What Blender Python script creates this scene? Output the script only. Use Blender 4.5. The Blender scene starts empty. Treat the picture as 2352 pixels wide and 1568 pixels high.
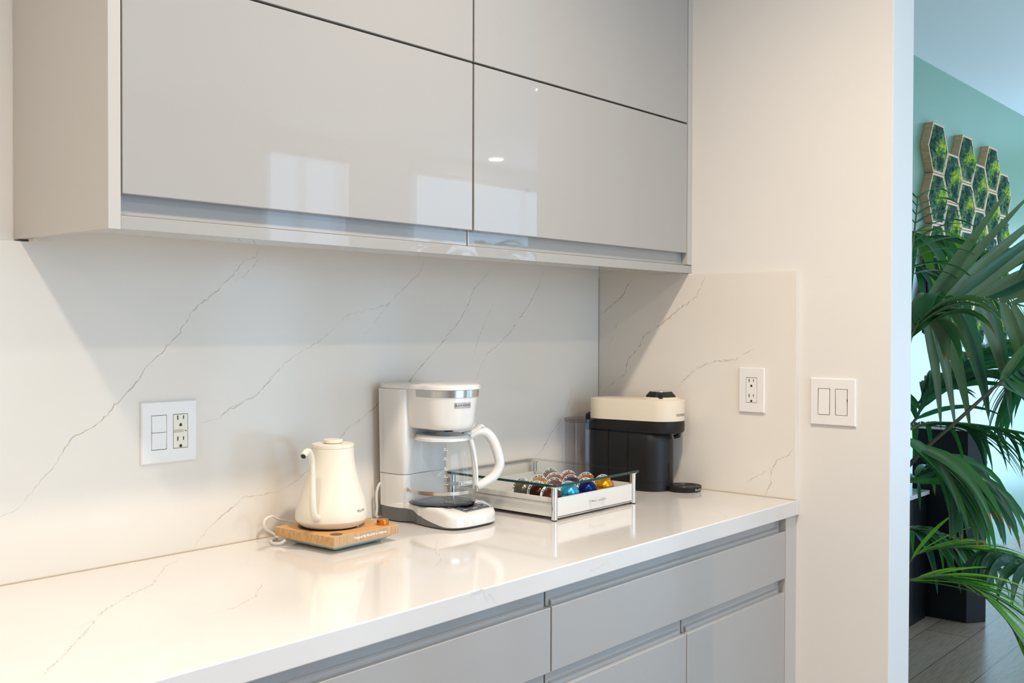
import bpy, math, random
from mathutils import Vector, Matrix
random.seed(7)
sc = bpy.context.scene
COL = sc.collection
PI = math.pi

# ------------------------------------------------------------------ camera
CAM = Vector((-2.50210, -1.81835, 0.44581))
YAW, PITCH, ROLL, FPX = 0.859034, -0.0143492, 0.00293429, 2383.3
_F = Vector((math.sin(YAW)*math.cos(PITCH), math.cos(YAW)*math.cos(PITCH), math.sin(PITCH)))
_R0 = Vector((math.cos(YAW), -math.sin(YAW), 0)); _U0 = _R0.cross(_F)
_R = _R0*math.cos(ROLL)+_U0*math.sin(ROLL); _U = -_R0*math.sin(ROLL)+_U0*math.cos(ROLL)
cd = bpy.data.cameras.new('camera'); cam = bpy.data.objects.new('camera', cd); COL.objects.link(cam)
cam.matrix_world = Matrix(((_R.x, _U.x, -_F.x, CAM.x), (_R.y, _U.y, -_F.y, CAM.y), (_R.z, _U.z, -_F.z, CAM.z), (0, 0, 0, 1)))
cd.sensor_width = 36; cd.lens = 36*FPX/2352; cd.clip_start = .02; cd.clip_end = 100
sc.camera = cam

# ------------------------------------------------------------------ world + exposure
sc.view_settings.view_transform = 'Standard'; sc.view_settings.look = 'None'
sc.view_settings.exposure = 0.50; sc.view_settings.gamma = 1.0; sc.view_settings.use_curve_mapping = False
w = bpy.data.worlds.new('sky'); sc.world = w; w.use_nodes = True
w.node_tree.nodes['Background'].inputs[0].default_value = (.45, .72, 1.0, 1)
w.node_tree.nodes['Background'].inputs[1].default_value = 1.2

CEIL = 1.83; FLOOR = -.915
WARM = (1.0, .86, .70)
DAY = (.50, .75, 1.0)
def area(name, loc, target, sx, sy, power, color, shape='RECTANGLE', spread=180):
    l = bpy.data.lights.new(name, 'AREA'); l.shape = shape; l.size = sx; l.size_y = sy
    l.energy = power; l.color = color; l.spread = math.radians(spread)
    o = bpy.data.objects.new(name, l); COL.objects.link(o); o.location = loc
    o.rotation_euler = (Vector(target)-Vector(loc)).to_track_quat('-Z', 'Y').to_euler()
    return o
CANS = [(-2.45, -1.07), (-1.05, -1.10), (-3.7, -1.07), (-2.45, -2.28), (-1.05, -2.28), (-.6, -3.9), (3.9, -4.5), (2.2, -2.6), (3.6, -1.7)]
CANP = [10, 15, 7, 7, 8, 4, 3, 2, 3]
# daylight standing in the window openings of the far walls; one opening is added for fill
area('window_daylight', (2.20, -4.76, .4), (2.20, 0, .4), .70, 2.5, 8, DAY)
area('window_daylight', (4.70, -4.76, .4), (4.70, 0, .4), 2.9, 2.5, 36, DAY)
area('window_daylight', (-1.0, -4.76, .4), (-1.0, 0, .2), 2.3, 2.5, 31, DAY)  # added unseen source behind the camera, blue fill for the cabinet fronts
area('window_daylight', (6.44, -2.2, .17), (0, -2.2, .17), 3.6, 2.0, 130, (.42, .66, 1.0))

# ------------------------------------------------------------------ materials
def lin(c):
    return tuple(((v/255)/12.92 if v/255 <= .04045 else ((v/255+.055)/1.055)**2.4) for v in c)
def mat(name, col, rough=.5, metal=0, coat=0, coat_r=.03, spec=.5, trans=0, ior=1.45, alpha=1, srgb=True, emit=None, estr=0, bump=0, bscale=200, sheen=0):
    m = bpy.data.materials.new(name); m.use_nodes = True
    nt = m.node_tree; b = nt.nodes['Principled BSDF']
    c = lin(col) if srgb else col
    b.inputs['Base Color'].default_value = (*c, 1)
    b.inputs['Roughness'].default_value = rough; b.inputs['Metallic'].default_value = metal
    b.inputs['Coat Weight'].default_value = coat; b.inputs['Coat Roughness'].default_value = coat_r
    b.inputs['Specular IOR Level'].default_value = spec; b.inputs['Transmission Weight'].default_value = trans
    b.inputs['IOR'].default_value = ior; b.inputs['Alpha'].default_value = alpha
    if emit: b.inputs['Emission Color'].default_value = (*emit, 1); b.inputs['Emission Strength'].default_value = estr
    if bump:
        tc = nt.nodes.new('ShaderNodeTexCoord'); n = nt.nodes.new('ShaderNodeTexNoise'); n.inputs['Scale'].default_value = bscale
        bp = nt.nodes.new('ShaderNodeBump'); bp.inputs['Strength'].default_value = bump; bp.inputs['Distance'].default_value = .002
        nt.links.new(tc.outputs['Object'], n.inputs['Vector']); nt.links.new(n.outputs['Fac'], bp.inputs['Height']); nt.links.new(bp.outputs['Normal'], b.inputs['Normal'])
    return m
def noise_mix(m, c2, scale=3, lo=.4, hi=.6, stretch=(1, 1, 1), detail=4):
    nt = m.node_tree; b = nt.nodes['Principled BSDF']; c1 = tuple(b.inputs['Base Color'].default_value)
    tc = nt.nodes.new('ShaderNodeTexCoord'); mp = nt.nodes.new('ShaderNodeMapping'); mp.inputs['Scale'].default_value = stretch
    n = nt.nodes.new('ShaderNodeTexNoise'); n.inputs['Scale'].default_value = scale; n.inputs['Detail'].default_value = detail
    r = nt.nodes.new('ShaderNodeValToRGB'); r.color_ramp.elements[0].position = lo; r.color_ramp.elements[1].position = hi
    r.color_ramp.elements[0].color = c1; r.color_ramp.elements[1].color = (*lin(c2), 1)
    nt.links.new(tc.outputs['Object'], mp.inputs[0]); nt.links.new(mp.outputs[0], n.inputs['Vector']); nt.links.new(n.outputs['Fac'], r.inputs[0]); nt.links.new(r.outputs[0], b.inputs['Base Color'])
    return m
M = {}
M['drywall'] = noise_mix(mat('painted drywall', (228, 223, 217), .55, bump=.12, bscale=60), (230, 225, 218), 1.5)
M['ceiling'] = mat('ceiling paint', (236, 234, 230), .6)
M['quartz'] = noise_mix(mat('white quartz', (228, 219, 208), .13, spec=.38), (232, 225, 215), 1.2)
M['quartz_top'] = noise_mix(mat('polished quartz', (219, 214, 209), .10, coat=.3), (224, 219, 214), 2)
M['vein'] = noise_mix(mat('quartz vein', (208, 190, 164), .15, coat=.2), (214, 203, 188), 25, .35, .65)
M['vein_soft'] = noise_mix(mat('faint quartz vein', (220, 210, 194), .15, coat=.2), (225, 219, 210), 25, .35, .65)
for k_ in ('vein', 'vein_soft'):
    nt_ = M[k_].node_tree; b_ = nt_.nodes['Principled BSDF']; n_ = nt_.nodes.new('ShaderNodeTexNoise'); n_.inputs['Scale'].default_value = 28; n_.inputs['Detail'].default_value = 5
    tc_ = nt_.nodes.new('ShaderNodeTexCoord'); rr_ = nt_.nodes.new('ShaderNodeMapRange'); rr_.inputs[1].default_value = .38; rr_.inputs[2].default_value = .62; rr_.inputs[3].default_value = .12; rr_.inputs[4].default_value = .78
    nt_.links.new(tc_.outputs['Object'], n_.inputs['Vector']); nt_.links.new(n_.outputs['Fac'], rr_.inputs[0]); nt_.links.new(rr_.outputs[0], b_.inputs['Alpha'])
M['cab'] = mat('gloss lacquer', (168, 164, 160), .3, coat=1, coat_r=.02, spec=.1)
M['cab'].node_tree.nodes['Principled BSDF'].inputs['Coat IOR'].default_value = 1.5
M['cab_side'] = mat('satin lacquer', (190, 184, 176), .35)
M['cab_dark'] = mat('cabinet gap', (40, 38, 36), .6)
M['caulk'] = mat('caulk', (205, 190, 168), .7)
M['green'] = mat('green wall paint', (110, 144, 118), .33, spec=.75)
M['white'] = mat('white plastic', (232, 230, 227), .25, coat=.4)
M['white_sw'] = mat('switch plastic', (236, 232, 228), .3)
M['ivory'] = mat('ivory plastic', (232, 226, 208), .35)
M['slot'] = mat('dark slot', (48, 38, 28), .6)
M['cream_enamel'] = mat('cream matte enamel', (229, 220, 202), .42)
M['cream_plastic'] = mat('cream matte plastic', (226, 212, 190), .45)
M['gloss_white'] = mat('glossy white plastic', (228, 225, 220), .15, coat=.6)
M['grey_base'] = mat('grey plastic', (104, 103, 102), .35)
M['steel'] = mat('brushed steel', (200, 196, 190), .22, metal=1)
M['chrome'] = mat('chrome', (225, 225, 225), .06, metal=1)
M['black'] = mat('black matte plastic', (16, 15, 16), .45)
M['black_gloss'] = mat('black gloss', (14, 14, 16), .08)
M['black_rubber'] = mat('black rubber', (22, 22, 22), .7)
M['screen'] = mat('dark display', (40, 34, 32), .1)
M['button'] = mat('button grey', (70, 72, 78), .4)
M['silver'] = mat('silver panel', (178, 180, 184), .3, metal=.4)
M['ink'] = mat('dark print', (52, 58, 74), .5)
M['ink_grey'] = mat('grey print', (130, 120, 115), .5)
M['ink_white'] = mat('white print', (245, 245, 245), .5)
M['glass'] = mat('clear glass', (255, 255, 255), .0, trans=1, ior=1.45, srgb=False, spec=.5)
M['glass'].node_tree.nodes['Principled BSDF'].inputs['Base Color'].default_value = (1, 1, 1, 1)
M['copper'] = mat('copper metal', (214, 132, 52), .18, metal=.9)
M['brown_disc'] = mat('brown disc', (104, 80, 52), .4)
M['cord'] = mat('white cord', (226, 222, 214), .45)
M['darkwood'] = mat('walnut wood', (126, 84, 54), .5)
def thin_glass(name, tint, f0=.04, top=.6):
    # thin panes and moulded walls: a clear sheet that lets light and shadow rays pass and keeps its surface shine
    m = bpy.data.materials.new(name); m.use_nodes = True; nt = m.node_tree; nt.nodes.clear(); N = nt.nodes.new; L = nt.links.new
    o = N('ShaderNodeOutputMaterial'); t = N('ShaderNodeBsdfTransparent'); g = N('ShaderNodeBsdfGlossy'); mx = N('ShaderNodeMixShader')
    lw = N('ShaderNodeLayerWeight'); lw.inputs[0].default_value = .5; p = N('ShaderNodeMath'); p.operation = 'POWER'; p.inputs[1].default_value = 4.5
    ma = N('ShaderNodeMath'); ma.operation = 'MULTIPLY_ADD'; ma.inputs[1].default_value = top; ma.inputs[2].default_value = f0
    t.inputs[0].default_value = (*tint, 1); g.inputs['Roughness'].default_value = .01
    L(lw.outputs['Facing'], p.inputs[0]); L(p.outputs[0], ma.inputs[0]); L(ma.outputs[0], mx.inputs[0]); L(t.outputs[0], mx.inputs[1]); L(g.outputs[0], mx.inputs[2]); L(mx.outputs[0], o.inputs[0])
    return m
M['carafe_glass'] = thin_glass('carafe glass', (.955, .965, .97))
M['tank_glass'] = thin_glass('smoky clear plastic', (.86, .86, .885))
M['tank_lid'] = thin_glass('smoky lid plastic', (.72, .71, .74))
M['pane'] = thin_glass('glass shelf', (.95, .975, .965), .03, .30)
M['pane_edge'] = mat('green glass edge', (22, 62, 52), .08)
_nt = M['pane_edge'].node_tree; _g = _nt.nodes.new('ShaderNodeNewGeometry'); _m = _nt.nodes.new('ShaderNodeMapRange'); _m.inputs[3].default_value = 1; _m.inputs[4].default_value = .22
_nt.links.new(_g.outputs['Backfacing'], _m.inputs[0]); _nt.links.new(_m.outputs[0], _nt.nodes['Principled BSDF'].inputs['Alpha'])
M['window_glass'] = thin_glass('window glass', (.97, .985, 1))
def wood_mat(name, c1, c2, scale, stretch, rough=.5):
    m = mat(name, c1, rough); return noise_mix(m, c2, scale, .35, .65, stretch, 6)
M['oak'] = wood_mat('light oak', (214, 168, 112), (196, 146, 90), 14, (1, 14, 6))
M['oak_end'] = wood_mat('oak end grain', (206, 172, 136), (184, 146, 108), 60, (6, 6, .5))
M['frame_wood'] = wood_mat('pale frame wood', (216, 176, 136), (192, 148, 108), 20, (1, 1, 6))
# floor
def floor_mat():
    m = mat('oak plank floor', (128, 114, 100), .24); nt = m.node_tree; b = nt.nodes['Principled BSDF']
    tc = nt.nodes.new('ShaderNodeTexCoord'); br = nt.nodes.new('ShaderNodeTexBrick')
    br.inputs['Scale'].default_value = 1; br.inputs['Brick Width'].default_value = 1.5; br.inputs['Row Height'].default_value = .19; br.inputs['Mortar Size'].default_value = .0015
    br.inputs['Color1'].default_value = (*lin((182, 160, 140)), 1); br.inputs['Color2'].default_value = (*lin((158, 138, 120)), 1); br.inputs['Mortar'].default_value = (*lin((80, 70, 62)), 1)
    mp = nt.nodes.new('ShaderNodeMapping'); mp.inputs['Scale'].default_value = (1.2, 16, 1)
    n = nt.nodes.new('ShaderNodeTexNoise'); n.inputs['Scale'].default_value = 6; n.inputs['Detail'].default_value = 8; n.inputs['Distortion'].default_value = 1.4
    mx = nt.nodes.new('ShaderNodeMix'); mx.data_type = 'RGBA'; mx.blend_type = 'MULTIPLY'; mx.inputs[0].default_value = .6
    r = nt.nodes.new('ShaderNodeValToRGB'); r.color_ramp.elements[0].position = .35; r.color_ramp.elements[0].color = (.62, .60, .58, 1); r.color_ramp.elements[1].position = .62
    nt.links.new(tc.outputs['Object'], br.inputs['Vector']); nt.links.new(tc.outputs['Object'], mp.inputs[0]); nt.links.new(mp.outputs[0], n.inputs['Vector']); nt.links.new(n.outputs['Fac'], r.inputs[0])
    nt.links.new(br.outputs['Color'], mx.inputs[6]); nt.links.new(r.outputs[0], mx.inputs[7]); nt.links.new(mx.outputs[2], b.inputs['Base Color'])
    return m
M['floor'] = floor_mat()

# ------------------------------------------------------------------ mesh helpers
class MB:
    def __init__(s): s.v = []; s.f = []; s.m = []
    def add(s, vs, fs, mi=0):
        o = len(s.v); s.v += [tuple(p) for p in vs]; s.f += [tuple(i+o for i in f) for f in fs]; s.m += [mi]*len(fs); return s
    def box(s, x0, x1, y0, y1, z0, z1, mi=0):
        return s.add([(x, y, z) for z in (z0, z1) for y in (y0, y1) for x in (x0, x1)],
                     [(0, 2, 3, 1), (4, 5, 7, 6), (0, 1, 5, 4), (2, 6, 7, 3), (0, 4, 6, 2), (1, 3, 7, 5)], mi)
    def loft(s, rings, cap=True, closed=True, mi=0):
        n = len(rings[0]); vs = [p for r in rings for p in r]; fs = []
        for i in range(len(rings)-1):
            for j in range(n if closed else n-1):
                k = (j+1) % n; fs.append((i*n+j, i*n+k, (i+1)*n+k, (i+1)*n+j))
        if cap: fs.append(tuple(range(n-1, -1, -1))); fs.append(tuple((len(rings)-1)*n+j for j in range(n)))
        return s.add(vs, fs, mi)
    def lathe(s, prof, c=(0, 0, 0), n=48, cap=True, mi=0, sx=1, sy=1):
        return s.loft([[(c[0]+r*sx*math.cos(2*PI*j/n), c[1]+r*sy*math.sin(2*PI*j/n), c[2]+z) for j in range(n)] for r, z in prof], cap, True, mi)
    def prism(s, poly, z0, z1, mi=0):
        return s.loft([[(x, y, z0) for x, y in poly], [(x, y, z1) for x, y in poly]], True, True, mi)
    def tube(s, pts, r, n=10, cap=True, mi=0, flat=1):
        pts = [Vector(p) for p in pts]; rr = r if isinstance(r, (list, tuple)) else [r]*len(pts)
        rings = []; up = None
        for i, p in enumerate(pts):
            t = (pts[min(i+1, len(pts)-1)]-pts[max(i-1, 0)]).normalized()
            if up is None: up = t.orthogonal().normalized() if abs(t.z) > .9 else (Vector((0, 0, 1))-t*t.z).normalized()
            up = (up-t*up.dot(t)).normalized(); sd = t.cross(up)
            rings.append([tuple(p+(sd*math.cos(a)*flat+up*math.sin(a))*rr[i]) for a in [2*PI*k/n for k in range(n)]])
        return s.loft(rings, cap, True, mi)
    def xf(s, M4):
        s.v = [tuple(M4 @ Vector(p)) for p in s.v]; return s
def smooth_path(pts, k=6):
    pts = [Vector(p) for p in pts]; out = []
    for i in range(len(pts)-1):
        a = pts[max(i-1, 0)]; b = pts[i]; c = pts[i+1]; d = pts[min(i+2, len(pts)-1)]
        for j in range(k):
            t = j/k; out.append(.5*((2*b)+(c-a)*t+(2*a-5*b+4*c-d)*t*t+(3*b-a-3*c+d)*t**3))
    out.append(pts[-1]); return out
def build(name, mb, mats, parent=None, off=None, bevel=0, seg=2, angle=32, fix=False, subd=0):
    me = bpy.data.meshes.new(name); vs = mb.v if off is None else [(x-off[0], y-off[1], z-off[2]) for x, y, z in mb.v]
    me.from_pydata(vs, [], mb.f)
    if not isinstance(mats, (list, tuple)): mats = [mats]
    for m in mats: me.materials.append(m)
    me.polygons.foreach_set('material_index', mb.m); me.polygons.foreach_set('use_smooth', [True]*len(mb.f))
    import bmesh
    bm = bmesh.new(); bm.from_mesh(me); bmesh.ops.recalc_face_normals(bm, faces=bm.faces); bm.to_mesh(me); bm.free()
    me.update(); me.set_sharp_from_angle(angle=math.radians(angle))
    o = bpy.data.objects.new(name, me); COL.objects.link(o)
    if parent: o.parent = parent
    if bevel:
        b = o.modifiers.new('bevel', 'BEVEL'); b.width = bevel; b.segments = seg; b.limit_method = 'ANGLE'; b.angle_limit = math.radians(40); b.harden_normals = True
    if subd:
        b = o.modifiers.new('subd', 'SUBSURF'); b.levels = subd; b.render_levels = subd
    return o
class Thing:
    def __init__(s, name, label, cat, loc=(0, 0, 0), rz=0, group=None, world=True):
        o = bpy.data.objects.new(name, None); COL.objects.link(o); o.location = loc; o.rotation_euler = (0, 0, rz); o.empty_display_size = .02
        o['label'] = label; o['category'] = cat
        if group: o['group'] = group
        s.o = o; s.off = loc if world else None
    def part(s, name, mb, mats, parent=None, label=None, **k):
        o = build(name, mb, mats, parent or s.o, s.off, **k)
        if label: o['label'] = label
        return o
def single(name, mb, mats, label, cat, group=None, **k):
    o = build(name, mb, mats, **k); o['label'] = label; o['category'] = cat
    if group: o['group'] = group
    return o
def struct(name, mb, mats, **k):
    o = build(name, mb, mats, **k); o['kind'] = 'structure'; return o
def text_geo(s, size, bold=0, spacing=1.0):
    c = bpy.data.curves.new('t', 'FONT'); c.body = s; c.size = size; c.offset = bold; c.space_character = spacing; c.align_x = 'CENTER'; c.align_y = 'CENTER'; c.resolution_u = 3
    o = bpy.data.objects.new('t', c); COL.objects.link(o); bpy.context.view_layer.update()
    dg = bpy.context.evaluated_depsgraph_get(); me = o.evaluated_get(dg).to_mesh()
    vs = [tuple(v.co) for v in me.vertices]; fs = [tuple(p.vertices) for p in me.polygons]
    o.evaluated_get(dg).to_mesh_clear(); bpy.data.objects.remove(o); bpy.data.curves.remove(c)
    return vs, fs
def text_plane(s, size, loc, xdir, ydir, bold=0, **k):
    vs, fs = text_geo(s, size, bold, **k); X = Vector(xdir).normalized(); Y = Vector(ydir).normalized(); L = Vector(loc)
    return MB().add([L+X*v[0]+Y*v[1] for v in vs], fs)
def text_cyl(s, size, c, r, a0, z, bold=0, taper=0.0, squash=1):
    # lettering wrapped on an upright cylinder, centred on angle a0
    vs, fs = text_geo(s, size, bold); out = []
    for v in vs:
        a = a0+v[0]*squash/r; rr = r+v[1]*taper; out.append((c[0]+rr*math.cos(a), c[1]+rr*math.sin(a), z+v[1]))
    return MB().add(out, fs)
def ray(u, v):
    return (_R*((u-1176)/FPX)-_U*((v-784)/FPX)+_F)
def on_y(u, v, y): d = ray(u, v); return CAM+d*((y-CAM.y)/d.y)
def on_x(u, v, x): d = ray(u, v); return CAM+d*((x-CAM.x)/d.x)
def on_z(u, v, z): d = ray(u, v); return CAM+d*((z-CAM.z)/d.z)

# ------------------------------------------------------------------ room shell
YB = .02            # drywall behind the backsplash panels
XR = .0137          # drywall face of the right wall
YE = -.8675         # end of the right wall
WX = .15            # far face of the right wall
YG = .094           # green wall
struct('floor', MB().box(-4.6, 6.6, -4.92, .25, FLOOR-.05, FLOOR), M['floor'])
struct('ceiling', MB().box(-4.6, 6.6, -4.92, .25, CEIL, CEIL+.05), M['ceiling'])
struct('wall_back', MB().box(-4.6, XR, YB+.0005, .25, FLOOR, CEIL), M['drywall'])
struct('wall_right', MB().box(XR, WX, YE, .25, FLOOR, CEIL), M['drywall'], bevel=.002)
struct('wall_green', MB().box(WX, 6.5, YG, .25, FLOOR, CEIL), M['green'])
struct('wall_left', MB().box(-4.7, -4.6, -4.92, .25, FLOOR, CEIL), M['drywall'])
wf = MB()
for x0, x1 in ((-4.6, -2.2), (.2, 1.82), (2.57, 3.21), (6.2, 6.6)): wf.box(x0, x1, -4.92, -4.82, FLOOR, CEIL)
for x0, x1 in ((-2.2, .2), (1.82, 2.57), (3.21, 6.2)): wf.box(x0, x1, -4.92, -4.82, 1.70, CEIL)
struct('wall_front', wf, M['drywall'])
we = MB().box(6.5, 6.6, -4.82, -4.1, FLOOR, CEIL).box(6.5, 6.6, -.3, .25, FLOOR, CEIL).box(6.5, 6.6, -4.1, -.3, 1.25, CEIL)
struct('wall_far', we, M['drywall'])
def window(n, x0, x1, y0, y1, z0, z1):
    f = MB(); ax = abs(x1-x0) > abs(y1-y0); t = .05
    if ax:
        for a, b in ((x0, x0+t), (x1-t, x1), ((x0+x1)/2-t/2, (x0+x1)/2+t/2)): f.box(a, b, y0, y1, z0, z1)
        f.box(x0, x1, y0, y1, z0, z0+t).box(x0, x1, y0, y1, z1-t, z1)
    else:
        for a, b in ((y0, y0+t), (y1-t, y1), ((y0+y1)/2-t/2, (y0+y1)/2+t/2)): f.box(x0, x1, a, b, z0, z1)
        f.box(x0, x1, y0, y1, z0, z0+t).box(x0, x1, y0, y1, z1-t, z1)
    struct('window_%d' % n, f, M['white'])
window(1, 1.82, 2.57, -4.90, -4.84, FLOOR, 1.70)
window(2, 3.21, 6.2, -4.90, -4.84, FLOOR, 1.70)
window(4, -2.2, .2, -4.90, -4.84, FLOOR, 1.70)  # invented opening, added to hold the blue fill behind the camera
window(3, 6.52, 6.58, -4.1, -.3, FLOOR, 1.25)

# recessed ceiling lights: each lamp builds its own light
for (cx, cy), pw in zip(CANS, CANP):
    t = Thing('ceiling_light', 'white recessed round ceiling light above the room', 'ceiling light', (cx, cy, CEIL), group='recessed ceiling lights')
    t.part('trim_ring', MB().loft([[((cx+r*math.cos(a)), cy+r*math.sin(a), z) for a in [2*PI*k/32 for k in range(32)]] for r, z in ((.085, CEIL), (.083, CEIL-.006), (.066, CEIL-.006), (.062, CEIL-.001))], cap=False), M['white'])
    l = bpy.data.lights.new('can', 'AREA'); l.shape = 'DISK'; l.size = .11; l.energy = pw; l.color = WARM; l.spread = math.radians(150 if cx < 1 else 178)
    o = bpy.data.objects.new('lamp', l); COL.objects.link(o); o.parent = t.o; o.location = (0, 0, -.008)

# ------------------------------------------------------------------ quartz: backsplash, worktop
H = .595; HP = .591; D = .632; DP = .6264; TH = .039; XW = -3.6
def vein(mb, pts, w=.0022, mi=1, seed=0, jag=.004, wob=True, nrm=(0, -1, 0), lift=.0002):
    """a thin, ragged ribbon of vein colour laid in the face of the stone (pts are 3D points on the face)"""
    rnd = random.Random(seed); P = [Vector(p) for p in pts]; Q = []
    for a, b in zip(P, P[1:]):
        L = (b-a).length; n = max(2, int(L/.006)); t = (b-a).normalized(); s = t.cross(Vector(nrm))
        for k in range(n): Q.append(a+(b-a)*(k/n)+s*rnd.gauss(0, jag*.32)+t*rnd.gauss(0, jag*.2))
    Q.append(P[-1]); N = Vector(nrm)*lift; vs = []; fs = []
    for i, q in enumerate(Q):
        t = (Q[min(i+1, len(Q)-1)]-Q[max(i-1, 0)]).normalized(); s = t.cross(Vector(nrm)); f = min(1, 4*min(i, len(Q)-1-i)/len(Q)+.15)
        ww = w*f*(.35+.9*rnd.random())*.44; vs += [q+s*ww+N, q-s*ww+N]
    for i in range(len(Q)-1): fs.append((2*i, 2*i+1, 2*i+3, 2*i+2))
    mb.add(vs, fs, mi)
bs = MB().box(XW, -1.6785, 0, YB-.0005, 0, HP).box(-1.6785, 0, 0, YB-.0005, 0, .6165)
Vb = [([(597, 563), (587, 590), (560, 600), (535, 630), (497, 670), (470, 690), (440, 715), (425, 745), (405, 775), (370, 810), (330, 850), (305, 890), (270, 925), (235, 965), (190, 993), (165, 1005), (150, 1025), (125, 1070), (100, 1095), (75, 1125), (55, 1155), (28, 1175), (0, 1187)], .0030, 1),
      ([(975, 598), (965, 625), (930, 660), (905, 685), (890, 700), (840, 712), (805, 720), (780, 740)], .0022, 1),
      ([(780, 740), (745, 775), (700, 802), (655, 830), (644, 845), (620, 870), (589, 907), (560, 920), (526, 941), (501, 962), (467, 970), (455, 974)], .0020, 2),
      ([(655, 825), (640, 850), (620, 872), (589, 907), (526, 941), (501, 962), (467, 970)], .0022, 1),
      ([(1133, 606), (1120, 630), (1090, 660), (1075, 700), (1050, 745), (1020, 780), (990, 815), (960, 850), (945, 870), (910, 900), (870, 926), (830, 963), (804, 978), (785, 1001), (750, 1040), (709, 1078), (675, 1107), (637, 1130)], .0026, 1),
      ([(637, 1130), (560, 1142), (515, 1180), (480, 1212), (445, 1258)], .0024, 2), ([(560, 1142), (515, 1180), (480, 1212)], .0016, 1),
      ([(1250, 617), (1235, 660), (1215, 700), (1190, 735), (1170, 765), (1140, 795), (1120, 810), (1105, 840), (1090, 880)], .0024, 1),
      ([(1137, 690), (1115, 735), (1095, 790), (1085, 830)], .0016, 2),
      ([(1315, 890), (1312, 910), (1297, 950), (1280, 975), (1262, 1000), (1245, 1035), (1215, 1060)], .0024, 1),
      ([(597, 590), (575, 620), (552, 640), (540, 648)], .0018, 2), ([(900, 690), (860, 740), (830, 780)], .0016, 2)]
for i, (p, ww, mi) in enumerate(Vb): vein(bs, [on_y(u, v, 0) for u, v in p], ww, mi, i)
single('backsplash_panel', bs, [M['quartz'], M['vein'], M['vein_soft']], 'long veined white quartz backsplash panel behind the coffee makers', 'backsplash')
sp = MB().box(.0003, XR-.0003, -DP, -.3085, 0, HP).box(.0003, XR-.0003, -.3085, -.2875, 0, .5945).box(.0003, XR-.0003, -.2875, -.0005, 0, .6165)
Vr = [([(1452, 635), (1430, 680), (1400, 705), (1380, 722)], .0040, 1), ([(1622, 632), (1600, 680), (1560, 710), (1520, 745), (1480, 770), (1465, 800), (1440, 830), (1435, 860), (1400, 885), (1384, 902)], .0036, 1),
      ([(1420, 735), (1410, 770), (1398, 800)], .0020, 2), ([(1732, 800), (1690, 825), (1640, 830), (1600, 845), (1565, 878), (1548, 900)], .0034, 2), ([(1690, 825), (1640, 830), (1600, 845)], .0018, 1),
      ([(1824, 1030), (1810, 1045), (1785, 1055), (1772, 1080), (1770, 1110), (1756, 1138)], .0034, 1), ([(1772, 1072), (1745, 1090), (1715, 1105)], .0024, 2)]
for i, (p, ww, mi) in enumerate(Vr): vein(sp, [on_x(u, v, 0) for u, v in p], ww, mi, 50+i, nrm=(-1, 0, 0))
single('backsplash_panel', sp, [M['quartz'], M['vein'], M['vein_soft']], 'short veined quartz side panel beside the light switch', 'backsplash')
ct = MB().box(XW, -.001, -D, -.001, -TH, 0).box(-.001, XR, -D, -DP, -TH, 0)
single('countertop', ct, M['quartz_top'], 'long white quartz worktop carrying the coffee machines', 'countertop', bevel=.003)
# veins of the worktop are inlaid in its polished face
Vc = [([(432, 1281), (380, 1300), (352, 1340), (290, 1370), (240, 1402), (180, 1445)], .004, 0), ([(602, 1340), (585, 1370), (540, 1395), (480, 1410), (430, 1422)], .003, 0), ([(1005, 1240), (1000, 1262), (1012, 1285), (990, 1310)], .002, 0),
      ([(240, 1402), (160, 1490), (90, 1560)], .004, 0), ([(700, 1255), (640, 1258), (590, 1262)], .002, 0), ([(1640, 1170), (1665, 1185), (1690, 1195)], .002, 0), ([(1170, 1340), (1110, 1352), (1060, 1365)], .002, 0)]
top_ = [o for o in COL.objects if o.name.startswith('countertop')][0]
for i, (p, ww, mi) in enumerate(Vc):
    c_ = MB(); vein(c_, [on_z(u, v, 0) for u, v in p], ww, 0, 80+i, nrm=(0, 0, 1)); build('vein', c_, [M['vein_soft']], top_)
for i, p in enumerate([[(1390, 1295), (1372, 1305), (1352, 1312)], [(1392, 1275), (1398, 1300)]]):
    c_ = MB(); vein(c_, [on_y(u, v, -D) for u, v in p], .002, 0, 95+i); build('vein', c_, [M['vein_soft']], top_)
# thin caulk joints
ck = MB().box(XW, 0, -.0022, -.0002, .0, .0018).box(-.0022, -.0002, -DP, 0, 0, .0018)
struct('trim_1', ck, M['caulk'])
struct('trim_2', MB().box(-.0016, -.0002, -.0016, -.0002, .0018, HP-.001), mat('corner joint', (176, 172, 158), .6))

# ------------------------------------------------------------------ upper cabinets
U = .308; XL = -1.6999; XM = -.8784; ZD = .6504; ZR = .6175; ZS = 1.0068; ZT = 1.55
def upper(x0, x1, label, gl, gr):
    t = Thing('upper_cabinet', label, 'wall cabinet', (x0, -U, H), group='wall cabinets above the backsplash')
    a = x0+gl; b = x1-gr
    car = MB().box(a, b, -U+.024, -.0005, ZR+.004, ZT)
    t.part('carcass', car, M['cab_dark'])
    # recessed finger channel under the doors
    t.part('finger_channel', MB().box(a+.0015, b-.0015, -U+.018, -U+.026, ZR+.001, ZD+.030), M['cab'], bevel=.001)
    for z0, z1, nm in ((ZD, ZS-.0022, 'door'), (ZS+.0022, ZT, 'door')):
        t.part(nm, MB().box(a+.0028, b-.0028, -U, -U+.019, z0, z1), M['cab'], bevel=.0016, seg=3)
    if gl: t.part('side_panel', MB().box(x0, x0+gl-.0004, -U, YB-.0005, H, ZT), M['cab_side'])
    if gr: t.part('side_panel', MB().box(x1-gr+.0004, x1-.0005, -U, -.0005, ZR+.001, ZT), M['cab_side'])
    return t
upper(XL, XM, 'left glossy grey wall cabinet with flap doors and exposed side panel', .0208, 0)
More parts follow.
